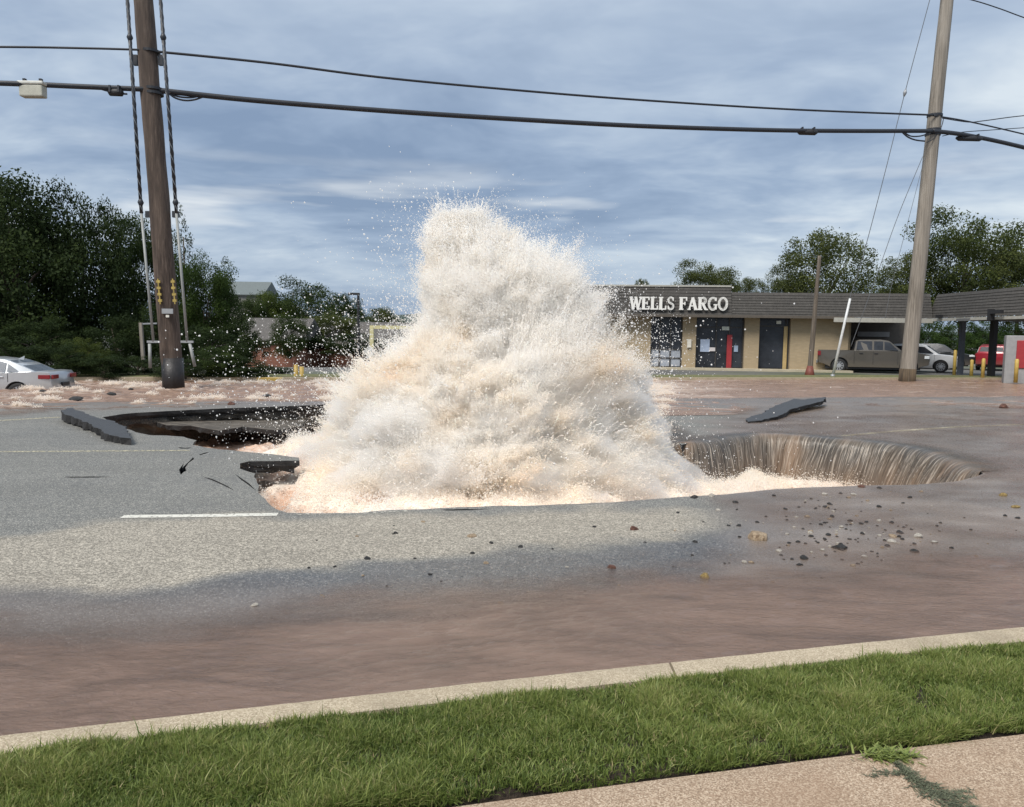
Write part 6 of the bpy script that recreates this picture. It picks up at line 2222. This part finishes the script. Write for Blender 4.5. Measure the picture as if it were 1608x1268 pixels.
TRUCK = dict(paint=car_paint('shaded_grey_beige_paint', (0.085, 0.077, 0.066), .2, .45), hw=1.0, r=.39, cx=0, Lh=2.87, belt=1.2, lower=truck_lower, tumble=.28,  # body colour darkened to include the shade under the canopy
             cabin=[(-.98, 1.22), (-.88, 1.78), (-.72, 1.86), (.4, 1.88), (.8, 1.82), (1.50, 1.24), (.6, 1.2), (-.4, 1.2)],
             side_windows=[[(-.86, 1.30), (-.06, 1.30), (-.06, 1.78), (-.80, 1.78)], [(.04, 1.30), (.50, 1.30), (.50, 1.78), (.04, 1.78)], [(.57, 1.30), (1.28, 1.28), (.84, 1.72), (.57, 1.76)]],
             cross_windows=[((-.965, 1.32), (-.89, 1.74)), ((1.42, 1.3), (.86, 1.78))], wheels=(-1.75, 1.85),
             side_bits=[(-2.84, -2.72, .95, 1.2, lamp_r, 'tail_light'), (2.6, 2.84, .85, 1.02, lamp_c, 'headlight'), (-.72, -.52, 1.08, 1.13, trim_m, 'door_handle'), (.05, .25, 1.08, 1.13, trim_m, 'door_handle')],
             end_bits=[(-2.91, .52, .70, -.95, .95, simple('chrome_bumper', (0.30, 0.30, 0.30), .3, .6), 'bumper'), (-2.945, .55, .67, -.18, .18, simple('white_plate', (0.6, 0.6, 0.58), .5), 'number_plate'), (-2.88, 1.05, 1.12, -.12, .12, trim_m, 'tailgate_handle'),
                       (-2.86, .95, 1.2, -.98, -.84, lamp_r, 'tail_light'), (-2.86, .95, 1.2, .84, .98, lamp_r, 'tail_light')],
             seams=[(-.97, .5, 1.22), (0.0, .5, 1.22), (1.25, .5, 1.22)])
tb = P(1352, 591, 42.4)
trk = car('pickup_truck', (tb.x + 1.45, 44.6, -.02), -0.28, 'grey-brown crew-cab pickup truck with an open bed parked under the canopy beside the grey pole', 'pickup truck', TRUCK)


def suv_lower(r):
    z0 = .3; R_ = r + .06
    def ar(c):
        return [(c + R_ * math.cos(math.radians(t)), r + R_ * math.sin(math.radians(t))) for t in np.linspace(195, -15, 14)]
    return [(-2.2, .4), (-1.95, z0)] + ar(-1.32) + ar(1.35) + [(2.0, z0), (2.28, .42), (2.33, .7), (2.22, .92), (1.8, 1.02), (1.1, 1.08), (0, 1.08), (-1.8, 1.12), (-2.22, 1.1), (-2.27, .8)]


SUV = dict(paint=car_paint('white_paint', (0.84, 0.85, 0.86), 0), hw=.93, r=.36, cx=0, Lh=2.3, belt=1.06, lower=suv_lower, tumble=.35,
           cabin=[(-2.15, 1.08), (-1.95, 1.55), (-1.2, 1.66), (.1, 1.68), (.5, 1.6), (1.25, 1.06), (0, 1.03), (-1, 1.05)],
           side_windows=[[(-1.9, 1.16), (-1.3, 1.15), (-1.3, 1.52), (-1.75, 1.48)], [(-1.22, 1.15), (-.3, 1.14), (-.3, 1.55), (-1.22, 1.54)], [(-.2, 1.14), (.95, 1.12), (.45, 1.5), (-.2, 1.55)]],
           cross_windows=[((-2.1, 1.16), (-1.98, 1.5)), ((1.2, 1.1), (.56, 1.56))], wheels=(-1.32, 1.35),
           side_bits=[(1.98, 2.22, .84, .95, lamp_c, 'headlight'), (-2.22, -2.0, .9, 1.05, lamp_r, 'tail_light'), (-.25, -.08, .98, 1.01, trim_m, 'door_handle'), (-1.15, -.98, .98, 1.01, trim_m, 'door_handle')],
           end_bits=[(2.30, .68, .86, -.55, .55, trim_m, 'grille'), (2.31, .36, .55, -.7, .7, trim_m, 'bumper'), (2.25, .82, .93, -.85, -.58, lamp_c, 'headlight'), (2.25, .82, .93, .58, .85, lamp_c, 'headlight')],
           seams=[(-.25, .4, 1.06), (1.0, .4, 1.04), (-1.25, .5, 1.06)])
s2 = P(1455, 586, 47)
car('white_car', (s2.x - .45, 47.4, -.03), -0.55, 'white crossover car parked behind the weathered grey pole', 'car', SUV)
BLK = dict(SUV); BLK['paint'] = car_paint('dark_paint', (0.03, 0.033, 0.035), .2)
s3 = P(1462, 584, 53); car('dark_car', (s3.x + .5, 53.5, 0), -0.5, 'dark car parked behind the white crossover', 'car', BLK)
REDC = dict(SUV); REDC['paint'] = car_paint('red_paint', (0.30, 0.02, 0.03), .1)
s4 = P(1562, 584, 52); car('red_car', (s4.x, 52, 0), 0.9, 'red car parked beyond the drive-through posts', 'car', REDC)
s5 = P(470, 598, 46); W2 = dict(SILVER); W2['paint'] = car_paint('white_saloon_paint', (0.68, 0.70, 0.74), 0)
car('parked_car', (P(458, 590, 60).x, 60, -2.55), math.pi + .1, 'white saloon car parked far behind the rapids left of the spout', 'car', W2)
BLU = dict(SILVER); BLU['paint'] = car_paint('blue_grey_paint', (0.12, 0.15, 0.2), .3)
car('parked_car', (P(530, 590, 62).x, 62, -2.55), math.pi + .1, 'blue-grey saloon car parked right of the white one', 'car', BLU)

# ------------------------------------------------------------------ left background: brick houses, posts, height bar, lamp
def house(px0, px1, py_eave, py_ridge, py_base, Y, wallm, roofm, label, depth_=7):
    a, b = P(px0, py_base, Y), P(px1, py_base, Y)
    ze, zr = P(px0, py_eave, Y).z, P(px0, py_ridge, Y + depth_ / 2).z
    root = empty('house', (a.x, Y, 0)); tag(root, label, 'house', 'houses in the left background')
    W_ = b.x - a.x
    MB().box(0, W_, 0, depth_, -3.2, ze).build('wall', wallm, root)
    o = .35
    MB().add([(-o, -o, ze), (W_ + o, -o, ze), (W_ + o, depth_ / 2, zr), (-o, depth_ / 2, zr), (-o, depth_ + o, ze), (W_ + o, depth_ + o, ze), (-o, -o, ze - .12), (W_ + o, -o, ze - .12)],
             [(0, 1, 2, 3), (3, 2, 5, 4), (0, 3, 4), (1, 5, 2), (6, 7, 1, 0)]).build('roof', roofm, root)
    for k in range(max(1, int(W_ / 4))):
        x = W_ * (k + .5) / max(1, int(W_ / 4))
        wn = MB().box(x - .6, x + .6, -.05, -.003, 1.0, min(2.2, ze - .3)).build('window', simple_pale if k % 2 else glassd, root)
        MB().box(x - .66, x + .66, -.07, -.051, .93, 1.0).build('sill', M['paint_w'], root)
    return root


roof_g = simple('grey_roof_shingles', (0.10, 0.092, 0.085), .9, var=.3, scale=8)
house(372, 470, 533, 499, 590, 62, red_b, roof_g, 'red brick house with a grey roof behind the rapids')
house(500, 640, 540, 505, 588, 68, red_b, roof_g, 'red brick house half hidden by spray')
house(338, 412, 462, 442, 520, 110, simple('pale_siding', (0.2, 0.19, 0.17), .8), simple('slate_roof', (0.13, 0.15, 0.15), .8), 'distant house with slate roof above the brick house')

lp = P(563, 590, 58); lt = P(563, 463, 58)
root = empty('street_lamp', tuple(lp)); tag(root, 'tall thin black lamp post left of the spout', 'street lamp')
H_ = lt.z - lp.z
MB().tube([(0, 0, -.3), (0, 0, H_)], [.11, .09], 10).build('post', M['black'], root)
MB().box(-.75, .1, -.13, .13, H_ - .03, H_ + .13).build('lamp_head', M['black'], root, bevel=.02)
root = empty('height_bar', tuple(P(584, 590, 40))); tag(root, 'pale yellow clearance bar on a post beside the spout', 'height bar')
py_m = simple('pale_yellow_paint', (0.55, 0.50, 0.27), .5)
b0 = P(584, 590, 40); q = P(584, 514, 40) - b0
MB().beam((0, 0, -.3), (q.x, 0, q.z), .19, .19).build('post', py_m, root)
MB().beam((q.x - .1, 0, q.z - .0), (q.x + 3.2, 0, q.z + .0), .15, .17).build('bar', py_m, root)
c = P(580, 553, 39.8) - b0
MB().add([(c.x, c.y, c.z + .36), (c.x + .34, c.y, c.z), (c.x, c.y, c.z - .36), (c.x - .34, c.y, c.z), (c.x, c.y + .02, c.z + .36), (c.x + .34, c.y + .02, c.z), (c.x, c.y + .02, c.z - .36), (c.x - .34, c.y + .02, c.z)],
         [(0, 1, 2, 3), (7, 6, 5, 4), (0, 1, 5, 4), (1, 2, 6, 5), (2, 3, 7, 6), (3, 0, 4, 7)]).build('diamond_sign', simple('sign_back', (0.40, 0.40, 0.38), .5), root)
for (px_, yt, yb, Y, w_, lab) in ((170, 581, 601, 33, .17, 'leftmost of three short wooden stakes behind the rapids'), (189, 583, 602, 33, .17, 'middle of three short wooden stakes behind the rapids'), (205, 585, 602, 33, .15, 'rightmost of three short wooden stakes behind the rapids')):
    a, b = P(px_, yb, Y), P(px_, yt, Y)
    o = MB().box(-w_ / 2, w_ / 2, -.06, .06, -.4, b.z - a.z).build('wooden_stake', M['pole_light'], None, bevel=.015); o.location = a
    tag(o, lab, 'stake', 'wooden stakes behind the rapids')
a, b = P(228, 601, 32), P(221, 507, 32)
root = empty('wooden_frame_post', tuple(a)); tag(root, 'thin leaning wooden post with a short arm left of the brown pole', 'post')
MB().beam((0, 0, -.4), b - a, .12, .12).build('post', M['pole_light'], root)
MB().beam((b - a) + Vector((-.06, 0, -.05)), (b - a) + Vector((.65, 0, -.02)), .05, .06).build('arm', M['galv'], root)
for (px_, yt, yb, lab) in ((465, 573, 602, 'left yellow bollard behind the rapids'), (474, 576, 602, 'right yellow bollard behind the rapids')):
    a, b = P(px_, yb, 31.5), P(px_, yt, 31.5)
    o = MB().tube([(0, 0, -.3), (0, 0, b.z - a.z)], .09, 10).build('bollard', M['yellow'], None, smooth=True); o.location = a
    tag(o, lab, 'bollard', 'yellow bollards behind the rapids')
a = P(392, 599, 30.6); o = MB().box(0, 1.3, 0, .16, -.1, .16).build('parking_block', M['yellow'], None, bevel=.03); o.location = a; tag(o, 'yellow parking block behind the rapids below the brick house', 'parking block')
